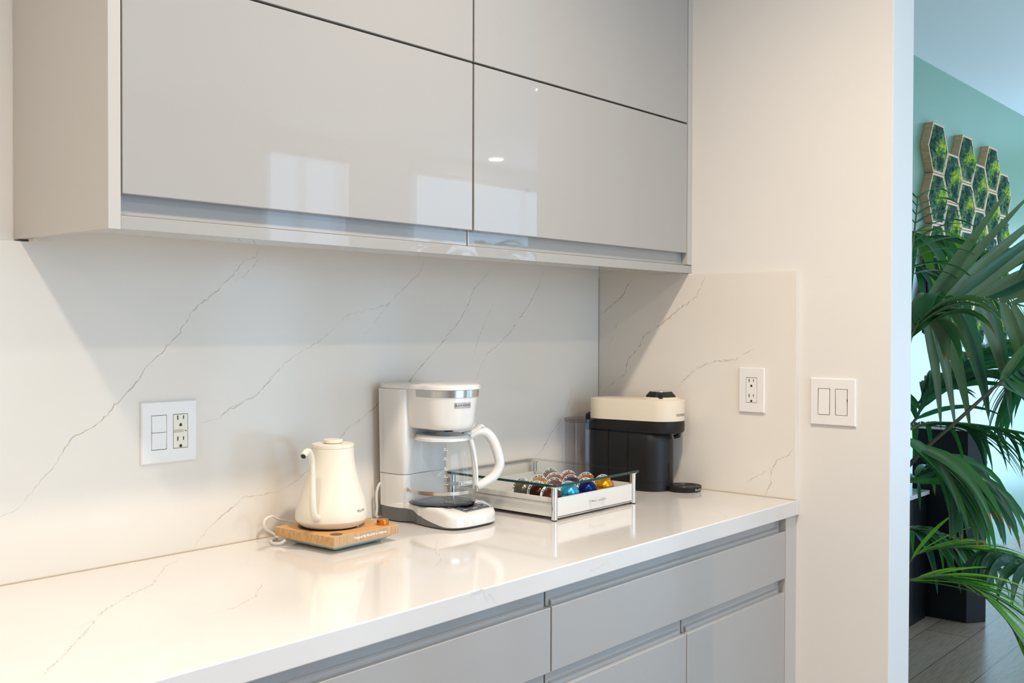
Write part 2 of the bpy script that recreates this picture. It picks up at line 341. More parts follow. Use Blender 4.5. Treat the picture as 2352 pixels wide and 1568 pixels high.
upper(XM, XR, 'right glossy grey wall cabinet with flap doors against the plain wall', 0, .024)
rl = MB().box(XL+.0208, XR-.0005, -U, -U+.020, H, ZR-.0012).box(XL+.0208, -.0002, -U+.020, -U+.094, H+.0008, H+.014)
single('light_rail', rl, M['cab'], 'long grey bottom rail running under both wall cabinets', 'cabinet rail', bevel=.0008)
ub = MB().box(XL+.0208, -.0005, -U+.094, -.0005, H+.022, ZR+.003)
struct('trim_3', ub, M['cab_side'])
single('wood_shim', MB().box(-1.688, -1.655, -.03, -.012, HP-.0012, H-.0002), M['cream_plastic'], 'small pale wooden shim poking out under the wall cabinet', 'shim')

# ------------------------------------------------------------------ base cabinets
YF = -.624; YC = -.608; ZK = FLOOR+.10
Z1 = (-.1945, -.0735); Z2t = -.2300
def base(x0, x1, label, seams, right_fill=0):
    t = Thing('base_cabinet', label, 'base cabinet', (x0, YF, FLOOR), group='base cabinets under the worktop')
    b = x1-right_fill
    t.part('carcass', MB().box(x0, x1-.001, YC+.008, -.02, ZK, -TH-.001).box(x0, x1-.001, YC+.06, -.02, FLOOR, ZK), M['cab_dark'])
    def channel(a, c, z0, z1):
        m = MB().box(a+.0022, c-.0022, YC, YC+.010, z0, z1)
        m.loft([[(a+.012, YC, z0+.0), (a+.012, YC-.0055, z0+.002), (a+.012, YC-.0055, z0+(z1-z0)*.42), (a+.012, YC, z0+(z1-z0)*.5)],
                [(c-.012, YC, z0+.0), (c-.012, YC-.0055, z0+.002), (c-.012, YC-.0055, z0+(z1-z0)*.42), (c-.012, YC, z0+(z1-z0)*.5)]])
        t.part('finger_channel', m, M['cab'], bevel=.0006)
    channel(x0, b-.006 if right_fill else b, Z1[1]-.012, -TH-.001)
    t.part('drawer', MB().box(x0+.0022, b-.0015, YF, YF+.019, *Z1), M['cab'], bevel=.0016, seg=3)
    xs = [x0]+seams+[b]
    for a, c in zip(xs, xs[1:]):
        channel(a, c-(.006 if (right_fill and c == b) else 0), Z2t-.012, Z1[0]+.001)
        t.part('door', MB().box(a+.0022, c-.0015, YF, YF+.019, ZK, Z2t), M['cab'], bevel=.0016, seg=3)
    if right_fill:
        t.part('filler_strip', MB().box(b+.0004, x1-.0008, YF, YF+.03, ZK, -TH-.001), M['cab_side'])
        t.part('filler_return', MB().box(b-.0055, b+.0002, YF+.0195, YF+.045, ZK, -TH-.001), M['cab_side'])
    return t
base(-1.0035, XR, 'grey base cabinet below the coffee station with wide drawer and two doors', [-.524], .0605)
base(-1.93, -1.0035, 'grey base cabinet at lower left with one wide drawer', [])
base(-2.85, -1.93, 'grey base cabinet furthest left under the worktop', [])

# ------------------------------------------------------------------ outlets and switches
def plate_face(t, cx, cz, w, h, holes, face):
    """screwless wall plate: bevelled slab made of bars around the openings; face maps (a, b, d) to world"""
    m = MB(); a0 = cx-w/2; a1 = cx+w/2; b0 = cz-h/2; b1 = cz+h/2
    xs = sorted([a0, a1]+[v for hl in holes for v in (hl[0], hl[1])]); z0 = min(hl[2] for hl in holes); z1 = max(hl[3] for hl in holes)
    def bar(p, q, r, s_):
        g = MB().box(p, q, 0, .0062, r, s_); m.add([face(*v) for v in g.v], g.f)
    # back slab a little proud of the wall, outline chamfered
    out = [(a0, b0), (a1, b0), (a1, b1), (a0, b1)]; c = .0022
    inn = [(a0+c, b0+c), (a1-c, b0+c), (a1-c, b1-c), (a0+c, b1-c)]
    rings = [[face(x, 0, z) for x, z in out], [face(x, .0042, z) for x, z in out], [face(x, .0066, z) for x, z in inn]]
    m.loft(rings, cap=False)
    # front face with rectangular openings (strips)
    y = .0066; q = []
    def rect(x0, x1, zz0, zz1): m.add([face(x0, y, zz0), face(x1, y, zz0), face(x1, y, zz1), face(x0, y, zz1)], [(0, 1, 2, 3)])
    X0, X1, Zb, Zt = a0+c, a1-c, b0+c, b1-c
    rect(X0, X1, Zb, z0); rect(X0, X1, z1, Zt); px = X0
    for hl in holes: rect(px, hl[0], z0, z1); px = hl[1]
    rect(px, X1, z0, z1)
    for hl in holes:   # inner walls
        o4 = [(hl[0], hl[2]), (hl[1], hl[2]), (hl[1], hl[3]), (hl[0], hl[3])]
        m.loft([[face(x, y, z) for x, z in o4], [face(x, .002, z) for x, z in o4]], cap=False)
    return m
def faced(face, m):
    m.v = [face(*v) for v in m.v]; return m
def rocker(face, x0, x1, z0, z1, tilt=.0012):
    g = .0012; return faced(face, MB().loft([[(x0+g, 0.001, z0+g), (x1-g, .001, z0+g), (x1-g, .001, z1-g), (x0+g, .001, z1-g)],
        [(x0+g, .0068-tilt, z0+g), (x1-g, .0068-tilt, z0+g), (x1-g, .0068+tilt, z1-g), (x0+g, .0068+tilt, z1-g)]]))
def slots(face, cx, cz):
    m = MB()
    def b(p, q, r, s_): g = faced(face, MB().box(p, q, .0060, .00715, r, s_)); m.add(g.v, g.f)
    b(cx-.0075, cx-.0053, cz+.001, cz+.0095); b(cx+.0053, cx+.0072, cz+.002, cz+.009)
    pts = [(cx-.0028, cz-.0115)]+[(cx-.0028*math.cos(PI*k/8), cz-.0085+.0028*math.sin(PI*k/8)) for k in range(9)]+[(cx+.0028, cz-.0115)]
    m.loft([[face(x, .0060, z) for x, z in pts], [face(x, .00715, z) for x, z in pts]])
    return m
hw = .0165; hh = .0335
fb = lambda a, d, z: (a, -d, z)                       # back wall: a = x
bx, bz = -1.4744+.0595, .1809+.0595
t = Thing('wall_outlet', 'wide white plate with rocker switches and an ivory outlet on the backsplash', 'outlet', (bx, 0, bz))
hA = (bx-.023-hw, bx-.023+hw, bz-hh, bz+hh); hB = (bx+.023-hw, bx+.023+hw, bz-hh, bz+hh)
t.part('wall_plate', plate_face(t, bx, bz, .119, .119, [hA, hB], fb), M['white_sw'])
t.part('rocker', rocker(fb, hA[0], hA[1], bz-.0007, hA[3], -.0006), M['white_sw']); t.part('rocker', rocker(fb, hA[0], hA[1], hA[2], bz+.0007, .0006), M['white_sw'])
t.part('switch_frame', faced(fb, MB().box(hA[0], hA[1], .0005, .0022, hA[2], hA[3])), M['grey_base'])
fc = t.part('receptacle_face', rocker(fb, hB[0], hB[1], hB[2], hB[3], 0), M['ivory'], label='ivory ground fault receptacle')
t.part('slot', slots(fb, bx+.023, bz+.021), M['slot'], fc); t.part('slot', slots(fb, bx+.023, bz-.020), M['slot'], fc)
t.part('test_button', faced(fb, MB().box(bx+.0085, bx+.0185, .006, .0078, bz-.0028, bz+.0028).box(bx+.0195, bx+.0285, .006, .0076, bz-.0025, bz+.0028)), M['caulk'], fc)
t.part('indicator', faced(fb, MB().box(bx+.032, bx+.0355, .006, .0073, bz-.0006, bz+.0008)), M['slot'], fc)
fr = lambda a, d, z: (-d, -a, z)                      # right wall: a = -y
ya, yz = .4669+.0372, .2201+.0595
t = Thing('wall_outlet', 'narrow white duplex outlet on the quartz side panel above the drip tray', 'outlet', (0, -ya, yz))
hA = (ya-hw, ya+hw, yz-hh, yz+hh)
t.part('wall_plate', plate_face(t, ya, yz, .0744, .119, [hA], fr), M['white_sw'])
fc = t.part('receptacle_face', rocker(fr, *hA[:2], hA[2], hA[3], 0), M['white_sw'])
t.part('slot', slots(fr, ya, yz+.020), M['slot'], fc); t.part('slot', slots(fr, ya, yz-.020), M['slot'], fc)
fw = lambda a, d, z: (XR-d, -a, z)
wa, wz = .6629+.0596, .1987+.0595
t = Thing('light_switch', 'double white rocker light switch on the plain painted wall', 'light switch', (XR, -wa, wz))
hA = (wa-.023-hw, wa-.023+hw, wz-hh, wz+hh); hB = (wa+.023-hw, wa+.023+hw, wz-hh, wz+hh)
t.part('wall_plate', plate_face(t, wa, wz, .119, .119, [hA, hB], fw), M['white_sw'])
for h_, ti in ((hA, -.0012), (hB, .0012)):
    t.part('rocker', rocker(fw, h_[0]+.001, h_[1]-.001, h_[2], h_[3], ti), M['white_sw'])
    t.part('switch_frame', faced(fw, MB().box(h_[0], h_[1], .0005, .0022, h_[2], h_[3])), M['grey_base'])
t.part('dimmer_slider', faced(fw, MB().box(hB[1]-.0022, hB[1]-.001, .004, .008, wz+.002, wz+.008)), M['grey_base'])
#OBJECTS
# ------------------------------------------------------------------ kettle on its wooden heating base
KB = (-1.119, -.150)
bl = MB(); zb = .0165; zt = .0345
kt = Thing('kettle_heater', 'square oak topped kettle heater with round orange knob', 'kettle heater', (KB[0], KB[1], 0), rz=math.radians(2.5), world=False)
hs = .090
def rsq(h, z, r=.003, n=4):
    out = []
    for cx, cy, a0 in ((h-r, h-r, 0), (-h+r, h-r, 90), (-h+r, -h+r, 180), (h-r, -h+r, 270)):
        for k in range(n+1): a = math.radians(a0+90*k/n); out.append((cx+r*math.cos(a), cy+r*math.sin(a), z))
    return out
kt.part('wooden_block', MB().loft([rsq(hs, zb), rsq(hs, zt-.0006), rsq(hs-.0006, zt)]), M['oak'])
kt.part('end_grain', MB().box(-hs+.001, hs-.001, -hs-.0003, -hs+.002, zb+.0006, zt-.0008), M['oak_end'])
kt.part('underside_tray', MB().loft([rsq(hs-.030, .0012), rsq(hs-.022, .0045), rsq(hs-.010, zb-.004), rsq(hs-.009, zb+.0005)]), mat('pale grey green plastic', (214, 218, 204), .4))
kt.part('foot', MB().lathe([(.006, 0), (.006, .0014)], (.05, .05, 0), 16), M['black_rubber']); kt.part('foot', MB().lathe([(.006, 0), (.006, .0014)], (-.05, -.05, 0), 16), M['black_rubber'])
kt.part('foot', MB().lathe([(.006, 0), (.006, .0014)], (.05, -.05, 0), 16), M['black_rubber']); kt.part('foot', MB().lathe([(.006, 0), (.006, .0014)], (-.05, .05, 0), 16), M['black_rubber'])
kt.part('knob', MB().lathe([(.0118, zt), (.0118, zt+.0005), (.0125, zt+.001), (.0125, zt+.0105), (.0118, zt+.0115), (.006, zt+.0112)], (hs-.024, -hs+.024, 0), 40), M['copper'], label='orange copper dial')
kt.part('display_disc', MB().lathe([(.0125, zt-.001), (.0125, zt+.0004)], (-hs+.026, -hs+.022, 0), 40), M['brown_disc'], label='dark round display')
kt.part('contact_ring', MB().lathe([(.062, zt-.001), (.062, zt+.0008), (.055, zt+.0022)], (-.012, .012, 0), 48), M['black'])
tx = text_geo('Designed By FELLOW in California', .0062, .00018)
kt.part('lettering', MB().add([(v[0]-.012+.02, -hs-.0006, zb+.009+v[1]) for v in tx[0]], tx[1]), M['ink_white'])
kp = smooth_path([(-hs-.0005, .052, .011), (-hs-.010, .058, .0045), (-hs-.018, .070, .0045), (-hs-.008, .090, .0045), (-hs+.02, .108, .0045), (-hs+.022, .122, .010), (-hs+.004, .128, .024), (-hs+.004, .130, .040), (-hs+.022, .130, .047), (-hs+.04, .130, .038), (-hs+.10, .134, .020), (.06, .136, .006), (.15, .136, .0045)], 8)
single('power_cord', MB().tube([(KB[0]+p.x, min(KB[1]+p.y, -.006), p.z) for p in kp], .0032, 8, flat=.7), M['cord'], 'white power cord looping behind the wooden kettle base', 'cord')

KX, KY = -1.1255, -.1400
ket = Thing('kettle', 'cream gooseneck kettle standing on the wooden heating base', 'kettle', (KX, KY, zt+.002), world=False)
tow = Vector((CAM.x-KX, CAM.y-KY, 0)).normalized(); az = math.atan2(tow.y, tow.x)-math.radians(23); sd = Vector((math.cos(az), math.sin(az), 0))   # spout direction
K = 1.125; KZ = 1.085
def kring(r, z, n=64):
    o = -sd*.0052*max(0, (z-.02)/.12)
    return [(o.x*K+r*K*math.cos(2*PI*j/n), o.y*K+r*K*math.sin(2*PI*j/n), z*KZ) for j in range(n)]
prof = [(.052, .0), (.0548, .001), (.060, .0055), (.0645, .0105), (.0658, .0130), (.0660, .0150), (.0655, .024), (.0643, .032), (.0625, .040), (.0600, .049), (.0572, .058), (.0542, .067), (.0510, .077), (.0480, .087), (.0452, .098), (.0428, .108), (.0408, .118), (.0394, .128), (.0385, .138), (.0382, .1462)]
ket.part('body', MB().loft([kring(r, z) for r, z in prof]), M['cream_enamel'], angle=20)
lp = [(.0376, .1462), (.0376, .1472), (.0384, .1474), (.0384, .1528), (.0376, .1538), (.030, .1542)]
lid = ket.part('lid', MB().loft([kring(r, z) for r, z in lp]), M['cream_enamel'])
ket.part('lid_knob', MB().loft([kring(r, z) for r, z in ((.014, .1541), (.014, .1552), (.0178, .1556), (.0178, .1608), (.0170, .1616), (.012, .1617))]), M['cream_enamel'], lid)
sp_pts = [sd*.0560+Vector((0, 0, .0235)), sd*.0700+Vector((0, 0, .0240)), sd*.0790+Vector((0, 0, .0330)), sd*.0835+Vector((0, 0, .055)), sd*.0840+Vector((0, 0, .080)), sd*.0850+Vector((0, 0, .110)), sd*.0885+Vector((0, 0, .130)), sd*.0980+Vector((0, 0, .1440)), sd*.1110+Vector((0, 0, .1460)), sd*.1220+Vector((0, 0, .1400))]
pth = smooth_path([p*K for p in sp_pts], 6); n_ = len(pth)
rad = [.0082+(-.0022)*min(1, i/(n_*.45)) for i in range(n_)]; rad[-1] = .0064; rad[-2] = .0064
ket.part('spout', MB().tube(pth, rad, 20), M['cream_enamel'])
tdir = (pth[-1]-pth[-3]).normalized()
tip = ket.part('spout_tip', MB().tube([pth[-1]-tdir*.0006, pth[-1]+tdir*.0012], .0061, 20), M['steel'], label='steel spout rim')
ket.part('opening', MB().tube([pth[-1]+tdir*.0010, pth[-1]+tdir*.0015], .0050, 20), M['black_gloss'], tip)
hb = -sd
hpts = smooth_path([(hb*.040+Vector((0, 0, .134)))*K, (hb*.062+Vector((0, 0, .137)))*K, (hb*.075+Vector((0, 0, .128)))*K, (hb*.0835+Vector((0, 0, .100)))*K, (hb*.087+Vector((0, 0, .060)))*K], 6)
ket.part('handle', MB().tube(hpts, .0068, 12, flat=1.3), M['darkwood'], label='brown handle behind the body')
ket.part('handle_mount', MB().tube([(hb*.034+Vector((0, 0, .134)))*K, (hb*.046+Vector((0, 0, .135)))*K], .0085, 14), M['cream_enamel'])
for k_ in range(3):
    a_ = az+math.radians(-32+k_*120); ket.part('foot', MB().box(-.004, .004, -.003, .003, -.0022, .0012).xf(Matrix.Translation((.0500*K*math.cos(a_), .0500*K*math.sin(a_), 0)) @ Matrix.Rotation(a_+PI/2, 4, 'Z')), mat('milky rubber', (206, 200, 196), .5))
al = az+math.radians(78)
ket.part('lettering', text_cyl('FELLOW', .0066, (0, 0), .0642*K+.0004, al, .0305*K, .0001, taper=-.12), M['ink_grey'])

# ------------------------------------------------------------------ drip coffee maker
MX, HY = -.8125, -.172
cm = Thing('coffee_maker', 'white drip coffee maker with glass carafe beside the kettle', 'coffee maker', (MX, HY, 0))
def smooth_poly(P, k=5):
    n = len(P); out = []
    for i in range(n):
        a, b, c, d = [Vector((*P[(i+j) % n], 0)) for j in (-1, 0, 1, 2)]
        for j in range(k):
            t = j/k; q = .5*((2*b)+(c-a)*t+(2*a-5*b+4*c-d)*t*t+(3*b-a-3*c+d)*t**3); out.append((q.x, q.y))
    return out
def foot(sx=1.0, dy=0.0, fy=0.0):
    L = [(-.058, -.024), (-.073, -.034), (-.0755, -.060), (-.0735, -.090), (-.062, -.108), (-.060, -.120), (-.068, -.140), (-.0765, -.165), (-.0780, -.195), (-.0765, -.225), (-.072, -.2430), (-.060, -.2560), (-.030, -.2640)]
    P = [(x*sx, y+dy) for x, y in L]+[(-x*sx, y+dy) for x, y in reversed(L)]
    return [(MX+x+(.004 if y < -.15 else 0), y+(fy if y < -.2 else 0)) for x, y in smooth_poly(P, 4)]
f0 = foot(.985, 0, .004); f1 = foot(1.0)
def ztop_grey(x, y):   # top of the grey skirt: high at the rear, thin at the front
    t = min(1, max(0, (-y-.100)/.13)); return .0270*(1-t)**1.15+.0050
cm.part('skirt', MB().loft([[(x, y, .0025) for x, y in f0], [(x, y, ztop_grey(x, y)+.001) for x, y in f1]]), M['grey_base'], angle=50, label='grey base skirt')
cm.part('foot', MB().box(MX-.055, MX-.035, -.07, -.05, 0, .003), M['black_rubber']); cm.part('foot', MB().box(MX+.035, MX+.055, -.07, -.05, 0, .003), M['black_rubber'])
cm.part('foot', MB().box(MX-.05, MX-.03, -.235, -.215, 0, .003), M['black_rubber']); cm.part('foot', MB().box(MX+.03, MX+.05, -.235, -.215, 0, .003), M['black_rubber'])
cxm, cym = MX, -.15
def deck(x, y, s, dz):   # shrink towards the middle
    yy = cym+(y-cym)*s; return (cxm+(x-cxm)*s, yy, ztop(yy)+dz)
def ztop(y): return .0445 if y > -.205 else .0445-(-.205-y)*.26
cm.part('platform', MB().loft([[(x, y, ztop_grey(x, y)+.0012) for x, y in f1], [(cxm+(x-cxm)*.995, y, ztop(y)-.010) for x, y in f1], [deck(x, y, .988, -.005) for x, y in f1], [deck(x, y, .972, -.0015) for x, y in f1], [deck(x, y, .95, 0) for x, y in f1], [deck(x, y, .75, 0) for x, y in f1], [deck(x, y, .44, 0) for x, y in f1]]), M['gloss_white'], angle=60)
# tower
def tow_ring(z, wd=1.0, fr=-.100, n=6):
    hwid = .0735*wd
    P = [(-hwid, -.034), (-hwid*1.015, -.060), (-hwid*.96, fr+.012), (-hwid*.80, fr), (-hwid*.30, fr+.002), (hwid*.30, fr+.002), (hwid*.80, fr), (hwid*.96, fr+.012), (hwid*1.015, -.060), (hwid, -.034), (hwid*.82, -.020), (-hwid*.82, -.020)]
    return [(MX+x, y, z) for x, y in smooth_poly(P, n)]
cm.part('lower_tower', MB().loft([tow_ring(.034, 1.0), tow_ring(.05, 1.0), tow_ring(.108, 1.02)]), M['gloss_white'], angle=60)
cm.part('upper_tower', MB().loft([tow_ring(.1092, 1.015), tow_ring(.1102, 1.025), tow_ring(.20, 1.055, -.102), tow_ring(.3035, 1.085, -.104)]), M['gloss_white'], angle=60)
# brew head
def hd_ring(z, r, back=-.06):
    P = []
    for k in range(25):
        a = PI+PI*k/24; P.append((MX+r*math.cos(a), HY+.002+r*math.sin(a), z))
    P += [(MX+r*.99, HY+.04, z), (MX+r*.9, back, z), (MX-r*.9, back, z), (MX-r*.99, HY+.04, z)]
    return P
hdp = [(.2140, .046), (.2142, .052), (.2165, .0575), (.2210, .0608), (.2300, .0625), (.26, .0655), (.2900, .0680), (.3040, .0690)]
head = cm.part('brew_head', MB().loft([hd_ring(z, r) for z, r in hdp]), M['gloss_white'], angle=50)
bnd = MB(); rg = []
for r, z in ((.0682, .2880), (.0692, .2882), (.0700, .3035), (.068, .3037)):
    rg.append([(MX-r*.992, HY+.036, z), (MX-r*.997, HY+.018, z)]+[(MX+r*math.cos(a), HY+.002+r*math.sin(a), z) for a in [math.radians(180+182*k/40) for k in range(41)]])
cm.part('steel_band', bnd.loft(rg, cap=False, closed=False), M['steel'], head, label='brushed steel band')
# lid: rear cover plus the round flap
lb = [(-.080, -.030), (-.084, -.055), (-.080, -.085), (-.072, -.105)]
lidp = [(MX+x, y) for x, y in lb]+[(MX+.0725*math.cos(a), HY+.0725*math.sin(a)) for a in [math.radians(170+200*k/28) for k in range(29)]]+[(MX-x, y) for x, y in reversed(lb)]+[(MX+.066, -.016), (MX-.066, -.016)]
def lring(s, z): return [(MX+(x-MX)*s, -.13+(y+.13)*s, z) for x, y in lidp]
lidm = cm.part('lid', MB().loft([lring(.985, .3042), lring(1.0, .3052), lring(1.0, .3120), lring(.988, .3142), lring(.96, .3150), lring(.5, .3152)]), M['gloss_white'], angle=40)
cm.part('lid_flap', MB().loft([[(MX+r*math.cos(a), HY+r*math.sin(a), z) for a in [2*PI*k/48 for k in range(48)]] for r, z in ((.0705, .3135), (.0705, .3150), (.066, .3168), (.03, .3172))]), M['gloss_white'], lidm)
badge_a = math.radians(-106)
def arc_frame(c, r, a0, ha, z0, z1, th, n=14):
    m = MB()
    for (aa, ab, za, zb_) in ((-ha, ha, z0, z0+th), (-ha, ha, z1-th, z1), (-ha, -ha+th/r, z0, z1), (ha-th/r, ha, z0, z1)):
        k = n if ab-aa > .1 else 1
        lo = [(c[0]+r*math.cos(a0+aa+(ab-aa)*i/k), c[1]+r*math.sin(a0+aa+(ab-aa)*i/k), za) for i in range(k+1)]
        hi = [(x, y, zb_) for x, y, _ in lo]; m.add(lo+hi, [(i, i+1, k+2+i, k+1+i) for i in range(k)])
    return m
bd = cm.part('badge', arc_frame((MX, HY+.002), .0676, badge_a, .305, .2650, .2762, .0009), M['ink'], head, label='outlined badge')
cm.part('lettering', text_cyl('BLACK+DECKER', .0072, (MX, HY+.002), .0677, badge_a, .2706, .0002, squash=.72), M['ink'], head)
cm.part('drip_nozzle', MB().lathe([(.020, .2145), (.013, .2100), (.009, .2075)], (MX, HY, 0), 32), M['black'])
# warming plate
cm.part('hot_plate', MB().lathe([(.0745, .0440), (.0755, .0460), (.0745, .0478), (.068, .0482)], (MX, -.152, 0), 64), M['black_gloss'], label='black warming plate')
# control panel on the sloping front
NZ = Vector((0, -.252, .968)); sl = lambda y: .0463-(-.205-y)*.26
def pn(u_, v_, d=0): # u: across (m from centre), v: along slope depth from y=-.213
    y = -.2125-v_; return (MX+.018+u_, y-d*.25, sl(y)-.0018+d)
def pbox(a, b, c, d_, h0, h1):   # a..b across at the top row, skewed trapezoids
    q = [(a[0], a[1]), (b[0], b[1]), (c[0], c[1]), (d_[0], d_[1])]
    return MB().loft([[pn(x, y, h0) for x, y in q], [pn(x, y, h1) for x, y in q]])
pnl = cm.part('control_panel', pbox((-.053, .000), (.047, .000), (.054, .031), (-.040, .034), -.002, .0006), M['silver'], label='silver control panel')
cm.part('display', pbox((-.026, .0025), (.018, .0015), (.020, .0150), (-.022, .0165), .0002, .0012), M['screen'], pnl)
for q_, tx_ in (([(-.048, .003), (-.029, .003), (-.025, .0135), (-.044, .0135)], 'HOUR'), ([(-.043, .0160), (-.024, .0155), (-.019, .029), (-.037, .030)], 'AUTO'), ([(-.020, .0185), (.020, .0175), (.022, .0285), (-.016, .0295)], 'ON/OFF'), ([(.0215, .0015), (.038, .0015), (.041, .0135), (.0235, .0140)], 'PROG'), ([(.0240, .0160), (.0415, .0155), (.0450, .0280), (.0260, .0285)], 'MIN')):
    b_ = cm.part('button', pbox(*q_, .0002, .0016), M['button'], pnl, bevel=.0005)
    cx_ = sum(p[0] for p in q_)/4; cy_ = sum(p[1] for p in q_)/4; tv, tf = text_geo(tx_, .0042, .0001)
    # small caption printed on the key
    cm.part('lettering', MB().add([pn(cx_+v[0], cy_-v[1], .0018) for v in tv], tf), M['ink_white'], pnl)
# carafe: a jug that lifts out of the machine
CY = -.152
ca = Thing('carafe', 'clear glass carafe with white handle sitting in the coffee maker', 'carafe', (MX, CY, .048))
gp = [(.050, .0490), (.064, .0492), (.0715, .0515), (.0755, .0570), (.0775, .0680), (.0785, .085), (.0785, .1000), (.0775, .118), (.0752, .135), (.0720, .152), (.0682, .168), (.0645, .181), (.0615, .1890), (.0610, .1930), (.0615, .1950)]
ca.part('glass_bowl', MB().lathe(gp, (MX, CY, 0), 72, cap=False), M['carafe_glass'], label='clear glass bowl')
ca.part('glass_floor', MB().lathe([(.066, .0493), (.0640, .0525), (.045, .0545), (.004, .0548)], (MX, CY, 0), 64, cap=False), M['carafe_glass'])
ca.part('steel_band', MB().loft([[(MX+r*math.cos(a), CY+r*math.sin(a), z) for a in [2*PI*k/72 for k in range(72)]] for r, z in ((.0780, .0705), (.0787, .0710), (.0794, .0790), (.0787, .0795))], cap=False), M['steel'])
ca.part('neck_ring', MB().loft([[(MX+r*math.cos(a), CY+r*math.sin(a), z) for a in [2*PI*k/64 for k in range(64)]] for r, z in ((.0605, .1880), (.0635, .1885), (.0635, .1945), (.0560, .1975), (.0500, .1960))], cap=False), M['gloss_white'])
cl = ca.part('lid', MB().lathe([(.0600, .1945), (.0600, .1990), (.0520, .2010), (.0300, .1985), (.0170, .1985), (.0135, .2060), (.0080, .2062)], (MX, CY, 0), 56), mat('grey white plastic', (206, 206, 206), .3))
HD = Vector((math.cos(math.radians(-27)), math.sin(math.radians(-27)), 0)); base_ = Vector((MX, CY, 0))
hp = [(.0660, .1925), (.0850, .2020), (.1060, .2000), (.1240, .1800), (.1375, .1450), (.1400, .1200), (.1270, .0980), (.1040, .0840), (.0840, .0750)]
pp = smooth_path([base_+HD*r+Vector((0, 0, z)) for r, z in hp], 6); nn = len(pp)
rr_ = [.0080+.0040*math.sin(PI*min(1, i/(nn-1)))**.6 for i in range(nn)]
ca.part('handle', MB().tube(pp, rr_, 18, flat=.95), M['gloss_white'], label='white plastic handle', angle=60)
st = smooth_path([base_+HD*r+Vector((0, 0, z)) for r, z in ((.0650, .1930), (.0740, .160), (.0795, .120), (.0805, .090), (.0795, .066))], 5)
ca.part('handle_strap', MB().tube(st, .0042, 10, flat=1.6), M['gloss_white'])
ca.part('thumb_lever', MB().tube(smooth_path([base_+HD*r+Vector((0, 0, z)) for r, z in ((.050, .1985), (.075, .2040), (.0930, .2150), (.0985, .2120))], 4), [.0050]*12+[.003], 12, flat=1.9), M['gloss_white'])
tk = MB(); a_ = math.radians(-131)
for i, zz in enumerate((.170, .150, .128, .112, .096)):
    r_ = .0702 if zz > .16 else (.0716 if zz > .14 else .0762)
    rr = {.170: .0680, .150: .0728, .128: .0767, .112: .0783, .096: .0790}[zz]
    lo = [(MX+rr*math.cos(a_+t), CY+rr*math.sin(a_+t), zz) for t in (-.045, 0, .045, .09)]; ca.part('cup_mark', MB().add(lo+[(x, y, z+.0007) for x, y, z in lo], [(i_, i_+1, 5+i_, 4+i_) for i_ in range(3)]), M['ink_white'])
    ca.part('lettering', text_cyl(str(12-2*i), .0045, (MX, CY), rr, a_-.0, zz+.0038, .0001), M['ink_white'])
ba = math.radians(-93)
ca.part('badge', arc_frame((MX, CY), .0792, ba, .26, .0915, .1000, .0007), M['ink_white'])
ca.part('lettering', text_cyl('BLACK+DECKER', .0058, (MX, CY), .0793, ba, .0957, .0001, squash=.74), M['ink_white'])
cp = smooth_path([(MX-.066, -.030, .088), (MX-.076, -.022, .080), (MX-.0805, -.018, .058), (MX-.077, -.016, .024), (MX-.072, -.012, .0035), (MX-.02, -.009, .0035)], 6)
single('power_cord', MB().tube(cp, .0030, 8), M['cord'], 'white power cord hanging at the back of the drip coffee maker', 'cord')
# ------------------------------------------------------------------ glass-topped capsule tray
TX0, TX1, TY0, TY1 = -.640, -.322, -.342, -.0185; TZ = .0795
tr = Thing('capsule_tray', 'white capsule drawer under a glass top on four chrome legs', 'capsule tray', ((TX0+TX1)/2, (TY0+TY1)/2, 0))
def rrect(x0, x1, y0, y1, r, z, n=8):
    out = []
    for cx, cy, a0 in ((x1-r, y1-r, 0), (x0+r, y1-r, 90), (x0+r, y0+r, 180), (x1-r, y0+r, 270)):
        for k in range(n+1): a = math.radians(a0+90*k/n); out.append((cx+r*math.cos(a), cy+r*math.sin(a), z))
    return out
g = .0155
gm = MB(); a = rrect(TX0-g, TX1+g, TY0-g, TY1+g, .016, TZ+.0005); b = rrect(TX0-g, TX1+g, TY0-g, TY1+g, .016, TZ+.0055)
ai = rrect(TX0-g+.0008, TX1+g-.0008, TY0-g+.0008, TY1+g-.0008, .0155, TZ); bi = rrect(TX0-g+.0008, TX1+g-.0008, TY0-g+.0008, TY1+g-.0008, .0155, TZ+.006)
gm.add(bi, [tuple(range(len(bi)))], 0); gm.loft([ai, a, b, bi], cap=False, mi=1); tr.part('glass_top', gm, [M['pane'], M['pane_edge']], label='clear glass top with green edge')
for x in (TX0, TX1):
    for y in (TY0, TY1):
        l = tr.part('leg', MB().lathe([(.0068, .0025), (.0072, .0030), (.0072, TZ-.0035), (.0078, TZ-.0032), (.0105, TZ-.0028), (.0108, TZ-.0003), (.0050, TZ-.0002)], (x, y, 0), 32), M['chrome'], label='chrome leg')
        tr.part('rubber_foot', MB().lathe([(.0066, 0), (.0068, .0024), (.006, .0026)], (x, y, 0), 24), M['black_rubber'], l)
tr.part('side_rail', MB().tube([(TX0-.002, TY0+.006, .0405), (TX0-.002, TY1-.006, .0405)], .0016, 8), M['steel']); tr.part('side_rail', MB().tube([(TX1+.002, TY0+.006, .0405), (TX1+.002, TY1-.006, .0405)], .0016, 8), M['steel'])
tr.part('front_rail', MB().tube([(TX0+.006, TY0-.001, .0065), (TX1-.006, TY0-.001, .0065)], .0018, 8), M['chrome'])
fm = MB().box(TX0+.0015, TX0+.0045, TY0+.009, TY1-.009, .0085, .0525).box(TX1-.0045, TX1-.0015, TY0+.009, TY1-.009, .0085, .0525).box(TX0+.0045, TX1-.0045, TY1-.004, TY1-.001, .0085, .0525)
tr.part('side_frame', fm, M['gloss_white'])
